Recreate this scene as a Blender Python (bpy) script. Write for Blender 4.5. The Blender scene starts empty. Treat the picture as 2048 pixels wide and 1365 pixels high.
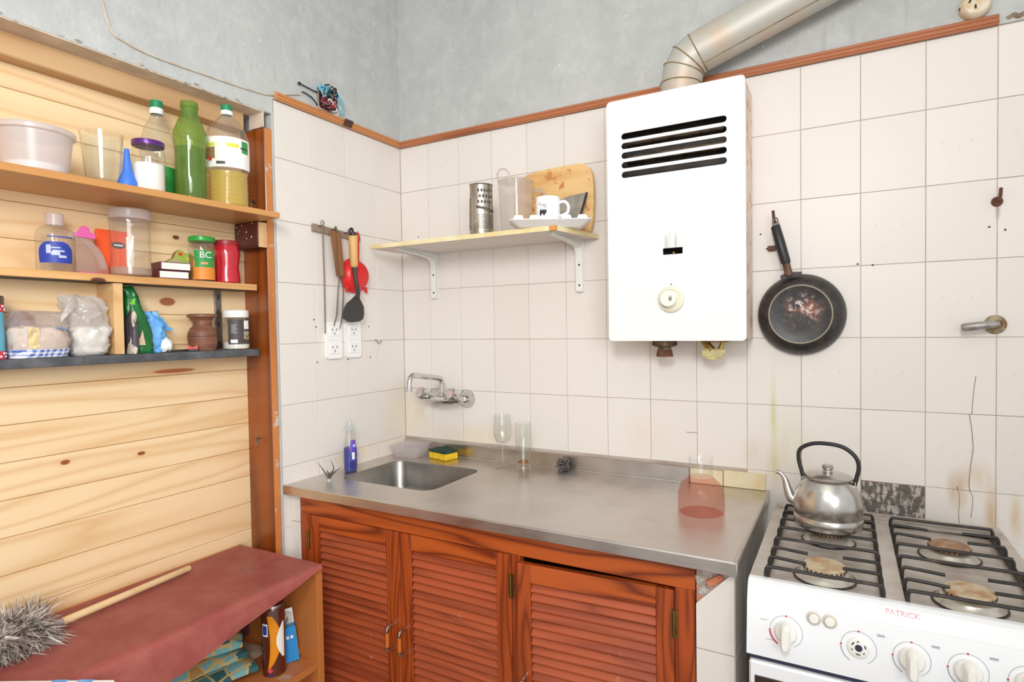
import bpy, bmesh, math, random
from mathutils import Vector, Matrix, Euler
from mathutils.geometry import tessellate_polygon
from mathutils import noise as mnoise
random.seed(7)
SC = bpy.context.scene
COL = SC.collection
PI = math.pi

# ------------------------------------------------------------------ camera, world, light, exposure
CAMPOS = Vector((1.59949, -1.85833, 1.36295))
cam = bpy.data.cameras.new('camera')
cam.sensor_fit = 'HORIZONTAL'; cam.sensor_width = 36.0
cam.lens = 1160.66 / 2048 * 36.0
cam.shift_x = (1024 - 1060.25) / 2048
cam.shift_y = (684.65 - 682.5) / 2048
cam.clip_start = 0.02
camo = bpy.data.objects.new('camera', cam); COL.objects.link(camo)
R = Matrix(((0.87928653, 0.00103336, 0.47629206), (0.47605603, 0.02964604, -0.87891511), (-0.01502841, 0.99955992, 0.02557543)))
camo.matrix_world = Matrix.Translation(CAMPOS) @ R.to_4x4()
SC.camera = camo

W = bpy.data.worlds.new('daylight'); SC.world = W; W.use_nodes = True
W.node_tree.nodes['Background'].inputs[0].default_value = (1.0, 0.995, 0.99, 1)
W.node_tree.nodes['Background'].inputs[1].default_value = 0.88

def area(name, loc, target, size, power, color=(1, 1, 1)):
    l = bpy.data.lights.new(name, 'AREA'); l.shape = 'DISK'; l.size = size; l.energy = power; l.color = color
    o = bpy.data.objects.new(name, l); COL.objects.link(o)
    o.location = loc
    o.rotation_euler = (Vector(target) - Vector(loc)).to_track_quat('-Z', 'Y').to_euler()
    return o
area('flash_lamp', (1.65, -2.5, 2.3), (0.8, 0.0, 1.2), 0.45, 18, (1.0, 0.99, 0.985))
wl = area('left_fill_lamp', (2.5, -2.7, 1.75), (0.0, -1.0, 1.0), 1.2, 10.5, (0.98, 0.99, 1.0)); wl.data.spread = math.radians(85)  # added fill that brightens the left wall and planks, no real window
area('bounce_lamp', (1.6, -2.3, 2.0), (1.4, -1.6, 2.95), 0.5, 15, (1.0, 0.995, 0.99))
SC.view_settings.view_transform = 'Standard'
SC.view_settings.look = 'None'
SC.view_settings.exposure = 0.0
SC.view_settings.gamma = 1.0
SC.view_settings.use_curve_mapping = False

# ------------------------------------------------------------------ object helpers
def wmat(o):
    m = Matrix.Identity(4)
    while o is not None:
        m = o.matrix_basis @ m
        o = o.parent
    return m

def thing(name, label, cat, loc=(0, 0, 0), rot=(0, 0, 0), group=None):
    o = bpy.data.objects.new(name, None); COL.objects.link(o)
    o.empty_display_size = 0.03
    o.location = loc; o.rotation_euler = rot
    o['label'] = label; o['category'] = cat
    if group: o['group'] = group
    return o

def put(name, bm, mats, parent=None, world=False, smooth=35, kind=None, label=None, cat=None, group=None):
    me = bpy.data.meshes.new(name)
    if parent is not None and world:
        bm.transform(wmat(parent).inverted())
    bmesh.ops.recalc_face_normals(bm, faces=bm.faces)
    bm.to_mesh(me); bm.free()
    if not isinstance(mats, (list, tuple)): mats = [mats]
    for m in mats: me.materials.append(m)
    if smooth:
        for p in me.polygons: p.use_smooth = True
        me.set_sharp_from_angle(angle=math.radians(smooth))
    o = bpy.data.objects.new(name, me); COL.objects.link(o)
    if parent is not None: o.parent = parent
    if kind: o['kind'] = kind
    if label: o['label'] = label
    if cat: o['category'] = cat
    if group: o['group'] = group
    return o

def B(): return bmesh.new()

def a_box(bm, x0, x1, y0, y1, z0, z1, bev=0.0, mi=0, M=None, seg=1):
    vs = [bm.verts.new((x, y, z)) for x in (x0, x1) for y in (y0, y1) for z in (z0, z1)]
    F = [(0, 1, 3, 2), (4, 6, 7, 5), (0, 4, 5, 1), (2, 3, 7, 6), (0, 2, 6, 4), (1, 5, 7, 3)]
    fs = [bm.faces.new([vs[i] for i in f]) for f in F]
    for f in fs: f.material_index = mi
    if bev > 0:
        es = list({e for f in fs for e in f.edges})
        r = bmesh.ops.bevel(bm, geom=es, offset=bev, segments=seg, affect='EDGES', profile=0.5, clamp_overlap=True)
        allv = {v for f in r['faces'] for v in f.verts}
        for f in r['faces']: f.material_index = mi
        vs = list({v for v in allv} | {v for v in vs if v.is_valid})
    if M is not None: bmesh.ops.transform(bm, matrix=M, verts=[v for v in vs if v.is_valid])
    return bm

def a_rings(bm, rings, mi=0, cap0=True, cap1=True, closed=True):
    """rings: list of lists of points (same count); a ring of 1 point is a pole"""
    R_ = [[bm.verts.new(p) for p in r] for r in rings]
    for a, b in zip(R_, R_[1:]):
        if len(a) == 1 and len(b) == 1: continue
        n = max(len(a), len(b))
        rng = range(n) if closed else range(n - 1)
        for i in rng:
            j = (i + 1) % n
            if len(a) == 1: f = bm.faces.new((a[0], b[j], b[i]))
            elif len(b) == 1: f = bm.faces.new((a[i], a[j], b[0]))
            else: f = bm.faces.new((a[i], a[j], b[j], b[i]))
            f.material_index = mi
    if closed:
        if cap0 and len(R_[0]) > 2: bm.faces.new(R_[0][::-1]).material_index = mi
        if cap1 and len(R_[-1]) > 2: bm.faces.new(R_[-1]).material_index = mi
    return bm

def a_lathe(bm, prof, n=28, mi=0, M=None, cap0=True, cap1=True, sx=1, sy=1, a0=0, a1=None, amp=None):
    rings = []
    full = a1 is None
    for r, z in prof:
        if r <= 1e-6: rings.append([(0, 0, z)])
        elif full: rings.append([(r * sx * math.cos(2 * PI * i / n), r * sy * math.sin(2 * PI * i / n), z) for i in range(n)])
        else: rings.append([(r * sx * math.cos(a0 + (a1 - a0) * i / (n - 1)), r * sy * math.sin(a0 + (a1 - a0) * i / (n - 1)), z) for i in range(n)])
    if M is not None: rings = [[tuple(M @ Vector(p)) for p in r] for r in rings]
    return a_rings(bm, rings, mi, cap0, cap1, closed=full)

def a_tube(bm, pts, r, n=8, mi=0, cap=True):
    pts = [Vector(p) for p in pts]
    m = len(pts)
    rad = r if isinstance(r, (list, tuple)) else [r] * m
    tan = []
    for i in range(m):
        a = pts[max(0, i - 1)]; b = pts[min(m - 1, i + 1)]
        t = (b - a); tan.append(t.normalized() if t.length > 1e-9 else Vector((0, 0, 1)))
    up = Vector((0, 0, 1)) if abs(tan[0].z) < 0.9 else Vector((1, 0, 0))
    u = tan[0].cross(up).normalized()
    rings = []
    for i in range(m):
        u = (u - tan[i] * u.dot(tan[i]))
        u = u.normalized() if u.length > 1e-6 else tan[i].orthogonal().normalized()
        v = tan[i].cross(u)
        rings.append([tuple(pts[i] + (u * math.cos(2 * PI * k / n) + v * math.sin(2 * PI * k / n)) * rad[i]) for k in range(n)])
    return a_rings(bm, rings, mi, cap, cap)

def cr(pts, n=6):
    P = [Vector(p) for p in pts]; P = [P[0] * 2 - P[1]] + P + [P[-1] * 2 - P[-2]]
    out = []
    for i in range(1, len(P) - 2):
        a, b, c, d = P[i - 1:i + 3]
        for k in range(n):
            t = k / n
            out.append(0.5 * ((2 * b) + (c - a) * t + (2 * a - 5 * b + 4 * c - d) * t * t + (3 * b - a - 3 * c + d) * t ** 3))
    out.append(P[-2]); return out

AX = {'x': lambda u, v, t: (t, u, v), 'y': lambda u, v, t: (u, t, v), 'z': lambda u, v, t: (u, v, t)}

def a_plate(bm, outer, t0, t1, axis='z', holes=(), mi=0, side=None, M=None):
    """extruded polygon with holes"""
    f = AX[axis]
    loops = [list(outer)] + [list(h) for h in holes]
    flat = [p for l in loops for p in l]
    tris = tessellate_polygon([[Vector((p[0], p[1], 0)) for p in l] for l in loops])
    def P(p, t):
        q = f(p[0], p[1], t)
        return tuple(M @ Vector(q)) if M is not None else q
    va = [bm.verts.new(P(p, t0)) for p in flat]; vb = [bm.verts.new(P(p, t1)) for p in flat]
    for a, b, c in tris:
        try:
            bm.faces.new((va[a], va[c], va[b])).material_index = mi
            bm.faces.new((vb[a], vb[b], vb[c])).material_index = mi
        except ValueError: pass
    k = 0
    for l in loops:
        n = len(l)
        for i in range(n):
            j = (i + 1) % n
            bm.faces.new((va[k + i], va[k + j], vb[k + j], vb[k + i])).material_index = mi if side is None else side
        k += n
    return bm

def rr(cx, cy, w, h, r, n=5):
    out = []
    for sx, sy, a in ((1, -1, -PI / 2), (1, 1, 0), (-1, 1, PI / 2), (-1, -1, PI)):
        for i in range(n + 1):
            t = a + PI / 2 * i / n
            out.append((cx + sx * (w / 2 - r) + r * math.cos(t), cy + sy * (h / 2 - r) + r * math.sin(t)))
    return out

def circ(cx, cy, r, n=16): return [(cx + r * math.cos(2 * PI * i / n), cy + r * math.sin(2 * PI * i / n)) for i in range(n)]

def a_text(bm, s, size, M, depth=0.0006, mi=0):
    c = bpy.data.curves.new('t', 'FONT'); c.body = s; c.size = size; c.extrude = depth; c.align_x = 'CENTER'; c.align_y = 'CENTER'
    c.resolution_u = 3
    o = bpy.data.objects.new('t', c); COL.objects.link(o)
    dg = bpy.context.evaluated_depsgraph_get()
    me = o.evaluated_get(dg).to_mesh()
    k = len(bm.verts); kf = len(bm.faces)
    bm.from_mesh(me); bm.verts.ensure_lookup_table(); bm.faces.ensure_lookup_table()
    bmesh.ops.transform(bm, matrix=M, verts=bm.verts[k:])
    for f in bm.faces[kf:]: f.material_index = mi
    bpy.data.objects.remove(o); bpy.data.curves.remove(c)
    return bm

def a_ball(bm, c, r, mi=0, s=(1, 1, 1), n=10):
    prof = [(r * math.sin(PI * i / 6), -r * math.cos(PI * i / 6)) for i in range(7)]
    prof[0] = (0, -r); prof[-1] = (0, r)
    return a_lathe(bm, prof, n, mi, Matrix.Translation(c) @ Matrix.Diagonal((s[0], s[1], s[2], 1)))

def Tr(*p): return Matrix.Translation(p)
def Rot(a, ax): return Matrix.Rotation(a, 4, ax)
def aim(d, c=(0, 0, 0)):
    return Matrix.Translation(c) @ Vector(d).to_track_quat('Z', 'Y').to_matrix().to_4x4()
def facing(x, y): return math.atan2(CAMPOS.y - y, CAMPOS.x - x)

# ------------------------------------------------------------------ material helpers
def lin(c):
    out = []
    for v in c[:3]:
        v = v / 255.0
        out.append(v / 12.92 if v <= 0.04045 else ((v + 0.055) / 1.055) ** 2.4)
    return (*out, 1.0)

class NT:
    def __init__(s, m): s.t = m.node_tree; s.n = s.t.nodes
    def new(s, typ, **kw):
        n = s.n.new(typ)
        for k, v in kw.items(): setattr(n, k, v)
        return n
    def link(s, a, b): s.t.links.new(a, b)
    def val(s, sock, v):
        if hasattr(v, 'is_output') or isinstance(v, bpy.types.NodeSocket): s.link(v, sock)
        else: sock.default_value = v
    def math(s, op, a, b=None, c=None, clamp=False):
        n = s.new('ShaderNodeMath', operation=op); n.use_clamp = clamp
        s.val(n.inputs[0], a)
        if b is not None: s.val(n.inputs[1], b)
        if c is not None: s.val(n.inputs[2], c)
        return n.outputs[0]
    def vmath(s, op, a, b=None):
        n = s.new('ShaderNodeVectorMath', operation=op)
        s.val(n.inputs[0], a)
        if b is not None: s.val(n.inputs[1], b)
        return n.outputs['Value'] if op == 'LENGTH' else n.outputs[0]
    def mix(s, fac, a, b):
        n = s.new('ShaderNodeMix', data_type='RGBA')
        s.val(n.inputs[0], fac); s.val(n.inputs[6], a); s.val(n.inputs[7], b)
        return n.outputs[2]
    def noise(s, vec, scale, detail=2, rough=.5, dist=0):
        n = s.new('ShaderNodeTexNoise')
        if vec is not None: s.link(vec, n.inputs['Vector'])
        n.inputs['Scale'].default_value = scale; n.inputs['Detail'].default_value = detail
        n.inputs['Roughness'].default_value = rough; n.inputs['Distortion'].default_value = dist
        return n.outputs['Fac']
    def rng(s, v, a, b, c=0., d=1., smooth=True):
        n = s.new('ShaderNodeMapRange'); n.interpolation_type = 'SMOOTHSTEP' if smooth else 'LINEAR'; n.clamp = True
        s.val(n.inputs[0], v); n.inputs[1].default_value = a; n.inputs[2].default_value = b
        n.inputs[3].default_value = c; n.inputs[4].default_value = d
        return n.outputs[0]
    def bump(s, h, strength=.2, dist=.002):
        n = s.new('ShaderNodeBump'); n.inputs['Strength'].default_value = strength; n.inputs['Distance'].default_value = dist
        s.link(h, n.inputs['Height']); return n.outputs[0]
    def blob(s, pos, c, rad, soft=0.0):
        d = s.vmath('LENGTH', s.vmath('DIVIDE', s.vmath('SUBTRACT', pos, c), rad))
        return s.rng(d, 1.0, soft, 0., 1.)

def base(name):
    m = bpy.data.materials.new(name); m.use_nodes = True
    t = NT(m); p = t.n['Principled BSDF']
    return m, t, p

def mat(name, c, rough=.5, metal=0., c2=None, vs=8., lo=.35, hi=.65, bump=0., bs=80., spec=.5, coat=0., detail=3, stretch=None, bdist=.001, sss=0.):
    m, t, p = base(name)
    p.inputs['Base Color'].default_value = lin(c)
    p.inputs['Roughness'].default_value = rough; p.inputs['Metallic'].default_value = metal
    p.inputs['Specular IOR Level'].default_value = spec
    if coat: p.inputs['Coat Weight'].default_value = coat; p.inputs['Coat Roughness'].default_value = .08
    if c2 is not None or bump:
        tc = t.new('ShaderNodeTexCoord'); v = tc.outputs['Object']
        if stretch: v = t.vmath('MULTIPLY', v, stretch)
    if c2 is not None:
        t.link(t.mix(t.rng(t.noise(v, vs, detail, .6), lo, hi), lin(c), lin(c2)), p.inputs['Base Color'])
    if bump:
        t.link(t.bump(t.noise(v, bs, 3, .6), bump, bdist), p.inputs['Normal'])
    return m

def clear(name, tint=(255, 255, 255), refl=1.0, rough=.02, body=None, bodyamt=0., edge=0.0):
    """thin see-through wall: transparent + fresnel gloss (+ some milky body)"""
    m = bpy.data.materials.new(name); m.use_nodes = True
    t = NT(m); out = t.n['Material Output']; t.n.remove(t.n['Principled BSDF'])
    tr = t.new('ShaderNodeBsdfTransparent')
    lw0 = t.new('ShaderNodeLayerWeight'); lw0.inputs[0].default_value = .35
    dark = tuple(v * (1 - edge) for v in tint)
    t.link(t.mix(t.rng(lw0.outputs['Facing'], .45, 1.0), lin(tint), lin(dark)), tr.inputs[0])
    sh = tr.outputs[0]
    if bodyamt > 0:
        d = t.new('ShaderNodeBsdfDiffuse'); d.inputs[0].default_value = lin(body)
        tl = t.new('ShaderNodeBsdfTranslucent'); tl.inputs[0].default_value = lin(body)
        mm = t.new('ShaderNodeMixShader'); mm.inputs[0].default_value = .4
        t.link(d.outputs[0], mm.inputs[1]); t.link(tl.outputs[0], mm.inputs[2])
        m1 = t.new('ShaderNodeMixShader'); m1.inputs[0].default_value = bodyamt
        t.link(sh, m1.inputs[1]); t.link(mm.outputs[0], m1.inputs[2]); sh = m1.outputs[0]
    g = t.new('ShaderNodeBsdfGlossy'); g.inputs['Roughness'].default_value = rough
    lw = t.new('ShaderNodeLayerWeight'); lw.inputs[0].default_value = .3
    f = t.math('MULTIPLY', t.math('ADD', t.math('POWER', lw.outputs['Facing'], 3.0), .05), refl, clamp=True)
    m2 = t.new('ShaderNodeMixShader'); t.link(f, m2.inputs[0]); t.link(sh, m2.inputs[1]); t.link(g.outputs[0], m2.inputs[2])
    t.link(m2.outputs[0], out.inputs[0])
    return m

def wood(name, light, dark, along='y', scale=5., rings=7., rough=.45, contrast=.8, knots=(), coat=0., wear=None, fib=.25, big=.35):
    m, t, p = base(name)
    tc = t.new('ShaderNodeTexCoord'); oi = t.new('ShaderNodeObjectInfo')
    off = t.vmath('SCALE', (13.0, 7.0, 5.0)); off.node.inputs['Scale'].default_value = 1.0
    t.link(t.math('MULTIPLY', oi.outputs['Random'], 3.0), off.node.inputs['Scale'])
    v = t.vmath('ADD', tc.outputs['Object'], off)
    s = {'x': (.1, 1, 1), 'y': (1, .1, 1), 'z': (1, 1, .1)}[along]
    v1 = t.vmath('MULTIPLY', v, s)
    n1 = t.noise(v1, scale, 1.5, .45, .3)
    saw = t.math('PINGPONG', t.math('MULTIPLY', n1, rings * 2), 1.0)
    saw = t.math('POWER', t.rng(saw, .1, 1.0, 0, 1, False), 1.8)
    s2 = {'x': (.02, 1, 1), 'y': (1, .02, 1), 'z': (1, 1, .02)}[along]
    fibn = t.noise(t.vmath('MULTIPLY', v, s2), 220., 3, .6)
    f = t.math('ADD', t.math('MULTIPLY', saw, contrast), t.math('MULTIPLY', t.math('SUBTRACT', fibn, .5), fib), clamp=True)
    col = t.mix(f, lin(light), lin(dark))
    bign = t.noise(t.vmath('MULTIPLY', v, s), 2.0, 2, .5)
    col = t.mix(t.rng(bign, .45, .75, 0, big), col, lin(dark))
    if knots:
        g = t.new('ShaderNodeNewGeometry')
        for (c, rad, kc) in knots:
            b1 = t.blob(g.outputs['Position'], c, [q * 2.4 for q in rad], .3)
            col = t.mix(t.math('MULTIPLY', b1, .35), col, lin(dark))
            b2 = t.blob(g.outputs['Position'], c, rad, .7)
            col = t.mix(b2, col, lin(kc))
    if wear is not None:
        wn = t.rng(t.noise(v, wear[1], 4, .7), wear[2], wear[2] + .08)
        col = t.mix(wn, col, lin(wear[0]))
    t.link(col, p.inputs['Base Color'])
    p.inputs['Roughness'].default_value = rough
    if coat: p.inputs['Coat Weight'].default_value = coat; p.inputs['Coat Roughness'].default_value = .15
    t.link(t.bump(fibn, .12, .0006), p.inputs['Normal'])
    return m

# ------------------------------------------------------------------ materials
def plaster_mat():
    m, t, p = base('grey_plaster')
    g = t.new('ShaderNodeNewGeometry'); v = g.outputs['Position']
    n1 = t.noise(v, 1.7, 4, .6); n2 = t.noise(v, 14., 4, .7); n3 = t.noise(t.vmath('MULTIPLY', v, (1, 1, .25)), 30., 3, .6)
    col = t.mix(t.rng(n1, .3, .7), lin((176, 179, 178)), lin((192, 194, 192)))
    col = t.mix(t.math('MULTIPLY', t.rng(n2, .4, .75), .5), col, lin((206, 208, 205)))
    col = t.mix(t.math('MULTIPLY', t.rng(n3, .55, .8), .35), col, lin((152, 154, 152)))
    sp = t.rng(t.noise(v, 75., 2, .6), .70, .76)
    sp = t.math('MULTIPLY', sp, t.rng(t.noise(v, 6., 2, .5), .45, .6))
    col = t.mix(sp, col, lin((250, 250, 248)))
    t.link(col, p.inputs['Base Color']); p.inputs['Roughness'].default_value = .85
    t.link(t.bump(t.math('ADD', t.noise(v, 60., 4, .65), t.math('MULTIPLY', n2, .8)), .5, .004), p.inputs['Normal'])
    return m
PLASTER = plaster_mat()

def tile_mat(name, embossed):
    m, t, p = base(name)
    g = t.new('ShaderNodeNewGeometry'); v = g.outputs['Position']
    oi = t.new('ShaderNodeObjectInfo')
    col = t.mix(oi.outputs['Random'], lin((226, 220, 212)), lin((230, 224, 217)))
    tc = t.new('ShaderNodeTexCoord'); vo = tc.outputs['Object']
    if embossed:
        em = t.noise(vo, 55., 1, .4)
        region = t.blob(vo, (0, 0, 0), (.07, .5, .085), .4)
        h = t.math('MULTIPLY', t.rng(em, .62, .72), region)
        t.link(t.bump(h, .25, .0008), p.inputs['Normal'])
        fl = t.math('MULTIPLY', t.rng(t.noise(vo, 70., 1, .4), .66, .72), region)
        col = t.mix(t.math('MULTIPLY', fl, .35), col, lin((205, 196, 186)))
    # stains: (centre, radii, colour, amount)
    wob = t.noise(t.vmath('MULTIPLY', v, (1, 1, .25)), 34., 3, .6)
    st = [((1.413, 0, 1.06), (.014, .4, .23), (196, 198, 138), .75), ((1.413, 0, .93), (.03, .4, .09), (205, 192, 142), .6), ((1.45, 0, 1.0), (.09, .4, .17), (216, 208, 178), .5),
          ((1.36, 0, .97), (.05, .4, .08), (214, 200, 176), .5), ((1.86, 0, .92), (.035, .4, .075), (186, 146, 86), .7), ((1.93, 0, .86), (.022, .4, .12), (192, 150, 92), .65),
          ((1.98, 0, .86), (.02, .4, .09), (200, 165, 110), .6), ((1.90, 0, .96), (.05, .4, .06), (206, 184, 148), .55), ((1.939, 0, 1.352), (.03, .4, .03), (175, 155, 112), .8),
          ((1.94, 0, 1.64), (.009, .4, .035), (150, 95, 80), .6), ((1.42, 0, 1.66), (.02, .4, .03), (190, 170, 150), .4),
          ((.35, 0, .95), (.35, .4, .07), (226, 204, 166), .45), ((0, -.3, .9), (.3, .3, .05), (228, 206, 166), .5), ((.0, 0, 1.0), (.2, .2, .2), (226, 204, 166), .45),
          ((1.02, 0, 1.0), (.1, .4, .1), (222, 196, 180), .3)]
    for c, r, k, a in st:
        b = t.math('MULTIPLY', t.blob(v, c, r, 0.), t.rng(wob, .3, .6, .35, 1.))
        col = t.mix(t.math('MULTIPLY', b, a), col, lin(k))
    t.link(col, p.inputs['Base Color'])
    p.inputs['Roughness'].default_value = .38; p.inputs['Specular IOR Level'].default_value = .3
    return m
TILE = tile_mat('cream_glazed_tile', False); TILE_E = tile_mat('cream_embossed_tile', True)
GROUT = mat('tile_grout', (190, 176, 164), .9, c2=(160, 146, 134), vs=5)

PINE = wood('pine_board', (240, 212, 168), (216, 172, 116), 'y', 7.0, 9.0, .4, .62, coat=.2, fib=.25, big=.18, knots=[
    ((-.11, -1.146, 1.063 - .02), (.05, .012, .007), (150, 80, 40)), ((-.11, -.968, 1.03), (.05, .012, .006), (140, 75, 40)),
    ((-.11, -1.222, 1.395), (.05, .03, .028), (166, 96, 50)), ((-.11, -.885, 1.452), (.05, .026, .014), (160, 92, 48)),
    ((-.11, -.855, 1.64), (.05, .011, .007), (110, 60, 36)), ((-.11, -.87, 1.252), (.05, .07, .007), (176, 98, 50)), ((-.11, -1.14, 1.87), (.05, .012, .006), (160, 88, 48)),
    ((-.11, -1.24, 1.81), (.05, .018, .03), (206, 140, 90))])
PINE_E = wood('pine_shelf_edge', (232, 186, 124), (190, 130, 70), 'y', 9.0, 9.0, .4, .7, coat=.2, knots=[((-.03, -1.1, 1.495), (.06, .02, .008), (90, 50, 34))])
LAM = wood('laminate_shelf', (214, 160, 96), (186, 126, 68), 'y', 6., 5., .4, .5, coat=.1)
HEADER = wood('old_header_beam', (206, 170, 126), (172, 124, 78), 'y', 6., 5., .6, .6)
JAMB = wood('varnished_post', (150, 76, 24), (102, 46, 12), 'z', 5., 7., .32, .8, coat=.4, wear=((222, 190, 150), 55., .73))
JAMBE = wood('worn_post_edge', (208, 132, 68), (176, 98, 42), 'z', 6., 6., .5, .7, wear=((205, 196, 184), 14., .60))
CEDAR = wood('red_brown_pine', (186, 88, 34), (106, 38, 12), 'x', 13., 6., .36, .95, coat=.3, big=.1)
CEDARV = wood('red_brown_pine_upright', (172, 76, 28), (110, 42, 14), 'z', 18., 6., .36, .9, coat=.3, big=.15)
SLATM = wood('louver_slat_wood', (176, 82, 44), (126, 52, 26), 'x', 14., 5., .5, .7, wear=((190, 120, 90), 26., .66))
TRIMM = wood('wood_trim', (188, 118, 78), (146, 80, 50), 'x', 7., 6., .5, .8, wear=((225, 210, 190), 60., .70))
TRIMY = wood('wood_trim_side', (204, 138, 84), (156, 92, 50), 'y', 7., 6., .5, .8, wear=((225, 210, 190), 60., .72))
CARC = wood('chipboard_brown', (196, 120, 60), (160, 88, 38), 'z', 6., 5., .5, .6)
CARCY = wood('chipboard_brown_shelf', (196, 122, 64), (160, 90, 42), 'y', 6., 5., .5, .6, wear=((190, 160, 130), 18., .62))
DARKTRIM = mat('dark_trim_piece', (92, 58, 46), .6, c2=(70, 42, 34), vs=30)
MAROONW = mat('maroon_painted_block', (100, 44, 32), .45, c2=(78, 34, 26), vs=20)
RAWEND = wood('raw_end_grain', (224, 184, 132), (196, 146, 92), 'x', 8., 5., .6, .6)
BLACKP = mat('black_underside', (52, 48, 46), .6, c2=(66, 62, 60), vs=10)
DGREY = mat('dark_grey_shelf', (70, 72, 76), .65, c2=(100, 101, 104), vs=16, lo=.4, hi=.7)
WHITELAM = mat('white_laminate', (222, 212, 204), .5)
CREAMEDGE = mat('cream_shelf_edge', (238, 228, 186), .5, c2=(226, 206, 150), vs=9)
WHITEPAINT = mat('white_enamel_paint', (232, 232, 226), .4)
STEEL = None
def steel_mat():
    m, t, p = base('brushed_steel')
    g = t.new('ShaderNodeNewGeometry'); v = g.outputs['Position']
    n = t.noise(t.vmath('MULTIPLY', v, (6, 60, 60)), 3., 4, .7); n2 = t.noise(v, 5., 3, .6)
    col = t.mix(t.rng(n2, .3, .7), lin((200, 193, 187)), lin((218, 212, 206)))
    p.inputs['Metallic'].default_value = 1.
    t.link(t.rng(t.math('ADD', t.math('MULTIPLY', n, .5), t.math('MULTIPLY', n2, .5)), .3, .7, .26, .42), p.inputs['Roughness'])
    t.link(col, p.inputs['Base Color'])
    t.link(t.bump(n, .06, .0005), p.inputs['Normal'])
    return m
STEEL = steel_mat()
CHROME = mat('chrome', (208, 208, 206), .12, 1.)
DULLMET = mat('dull_metal', (150, 146, 140), .4, 1., c2=(120, 114, 106), vs=20)
ALU = mat('kettle_aluminium', (206, 203, 198), .26, 1., c2=(184, 180, 174), vs=7, bump=.03, bs=300)
TIN = mat('tinplate', (196, 190, 178), .3, 1., c2=(160, 150, 136), vs=14)
BRASS = mat('old_brass', (172, 150, 92), .4, 1., c2=(140, 116, 66), vs=20)
RUST = mat('rust', (112, 70, 52), .85, c2=(84, 52, 42), vs=60)
RUSTM = mat('rusty_metal', (124, 92, 72), .6, .5, c2=(92, 64, 50), vs=40)
SOOTED = mat('galvanised_flue', (192, 190, 180), .5, .25, c2=(200, 182, 164), vs=7, lo=.45, hi=.6)
SEAM = mat('flue_seam', (150, 130, 84), .6, c2=(110, 92, 60), vs=30)
BLACKPL = mat('black_plastic', (36, 34, 36), .4)
DARKN = mat('dark_nylon', (58, 54, 52), .5)
REDPL = mat('red_plastic', (222, 40, 40), .35)
PANM = None
def pan_mat():
    m, t, p = base('blackened_pan')
    tc = t.new('ShaderNodeTexCoord'); v = tc.outputs['Object']
    n = t.noise(v, 26., 4, .7); n2 = t.noise(v, 60., 3, .7)
    col = t.mix(t.rng(n, .4, .7), lin((38, 35, 34)), lin((62, 56, 52)))
    ring = t.blob(v, (.004, 0, .012), (.066, 1, .058), .25)
    hole = t.blob(v, (-.004, 0, -.012), (.036, 1, .034), .3)
    arc = t.math('MULTIPLY', ring, t.math('SUBTRACT', 1., hole))
    a = t.math('MULTIPLY', arc, t.rng(n, .42, .56))
    col = t.mix(a, col, lin((140, 78, 48)))
    b = t.math('MULTIPLY', arc, t.rng(n2, .52, .62))
    col = t.mix(b, col, lin((206, 192, 188)))
    t.link(col, p.inputs['Base Color']); p.inputs['Roughness'].default_value = .38
    return m
PANM = pan_mat()
PANEDGE = mat('worn_pan_ring', (176, 164, 140), .5, .3)
IRON = mat('black_grate_iron', (48, 45, 44), .5, .2, c2=(84, 68, 58), vs=30, lo=.5, hi=.75)
ENAMEL = mat('white_stove_enamel', (236, 238, 240), .22)
STOVETOP = mat('grimy_stove_top', (196, 187, 178), .28, .12, c2=(164, 150, 138), vs=12, lo=.35, hi=.8)
GRIME = mat('greasy_rim', (150, 128, 100), .6, c2=(96, 76, 58), vs=25)
BURNER = mat('burner_cap', (196, 180, 152), .6, c2=(168, 128, 84), vs=30, lo=.4, hi=.7)
BURNR = mat('rusty_burner_cap', (170, 136, 108), .7, c2=(140, 104, 78), vs=40)
BURNB = mat('burner_base', (206, 200, 186), .35, .6)
OVENG = mat('oven_glass_dark', (58, 44, 38), .12)
KNOBW = mat('ivory_knob', (236, 234, 226), .3)
GREYLN = mat('grey_print', (176, 178, 182), .6)
REDPR = mat('red_print', (206, 70, 84), .6)
BLUEGAP = mat('dark_gap', (40, 42, 66), .6)
HWHITE = None
def heater_mat():
    m, t, p = base('heater_white_enamel')
    g = t.new('ShaderNodeNewGeometry'); v = g.outputs['Position']
    b = t.blob(v, (1.153, -.16, 1.60), (.035, .2, .055), 0.)
    st = t.noise(t.vmath('MULTIPLY', v, (1, 1, .06)), 130., 2, .6)
    s = t.math('MULTIPLY', b, t.rng(st, .35, .65))
    t.link(t.mix(t.math('MULTIPLY', s, .8), lin((240, 241, 240)), lin((96, 88, 82))), p.inputs['Base Color'])
    p.inputs['Roughness'].default_value = .25
    return m
HWHITE = heater_mat()
HSIDE = mat('rusting_heater_side', (226, 206, 190), .5, c2=(196, 132, 84), vs=26, lo=.5, hi=.68, detail=4)
HIN = mat('heater_inside', (70, 58, 48), .6, c2=(38, 34, 34), vs=18)
IVORY = mat('ivory_bakelite', (232, 228, 206), .35)
MAROON = mat('maroon_oilcloth', (142, 62, 60), .42, c2=(158, 84, 76), vs=9, lo=.4, hi=.7, bump=.15, bs=40)
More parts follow.
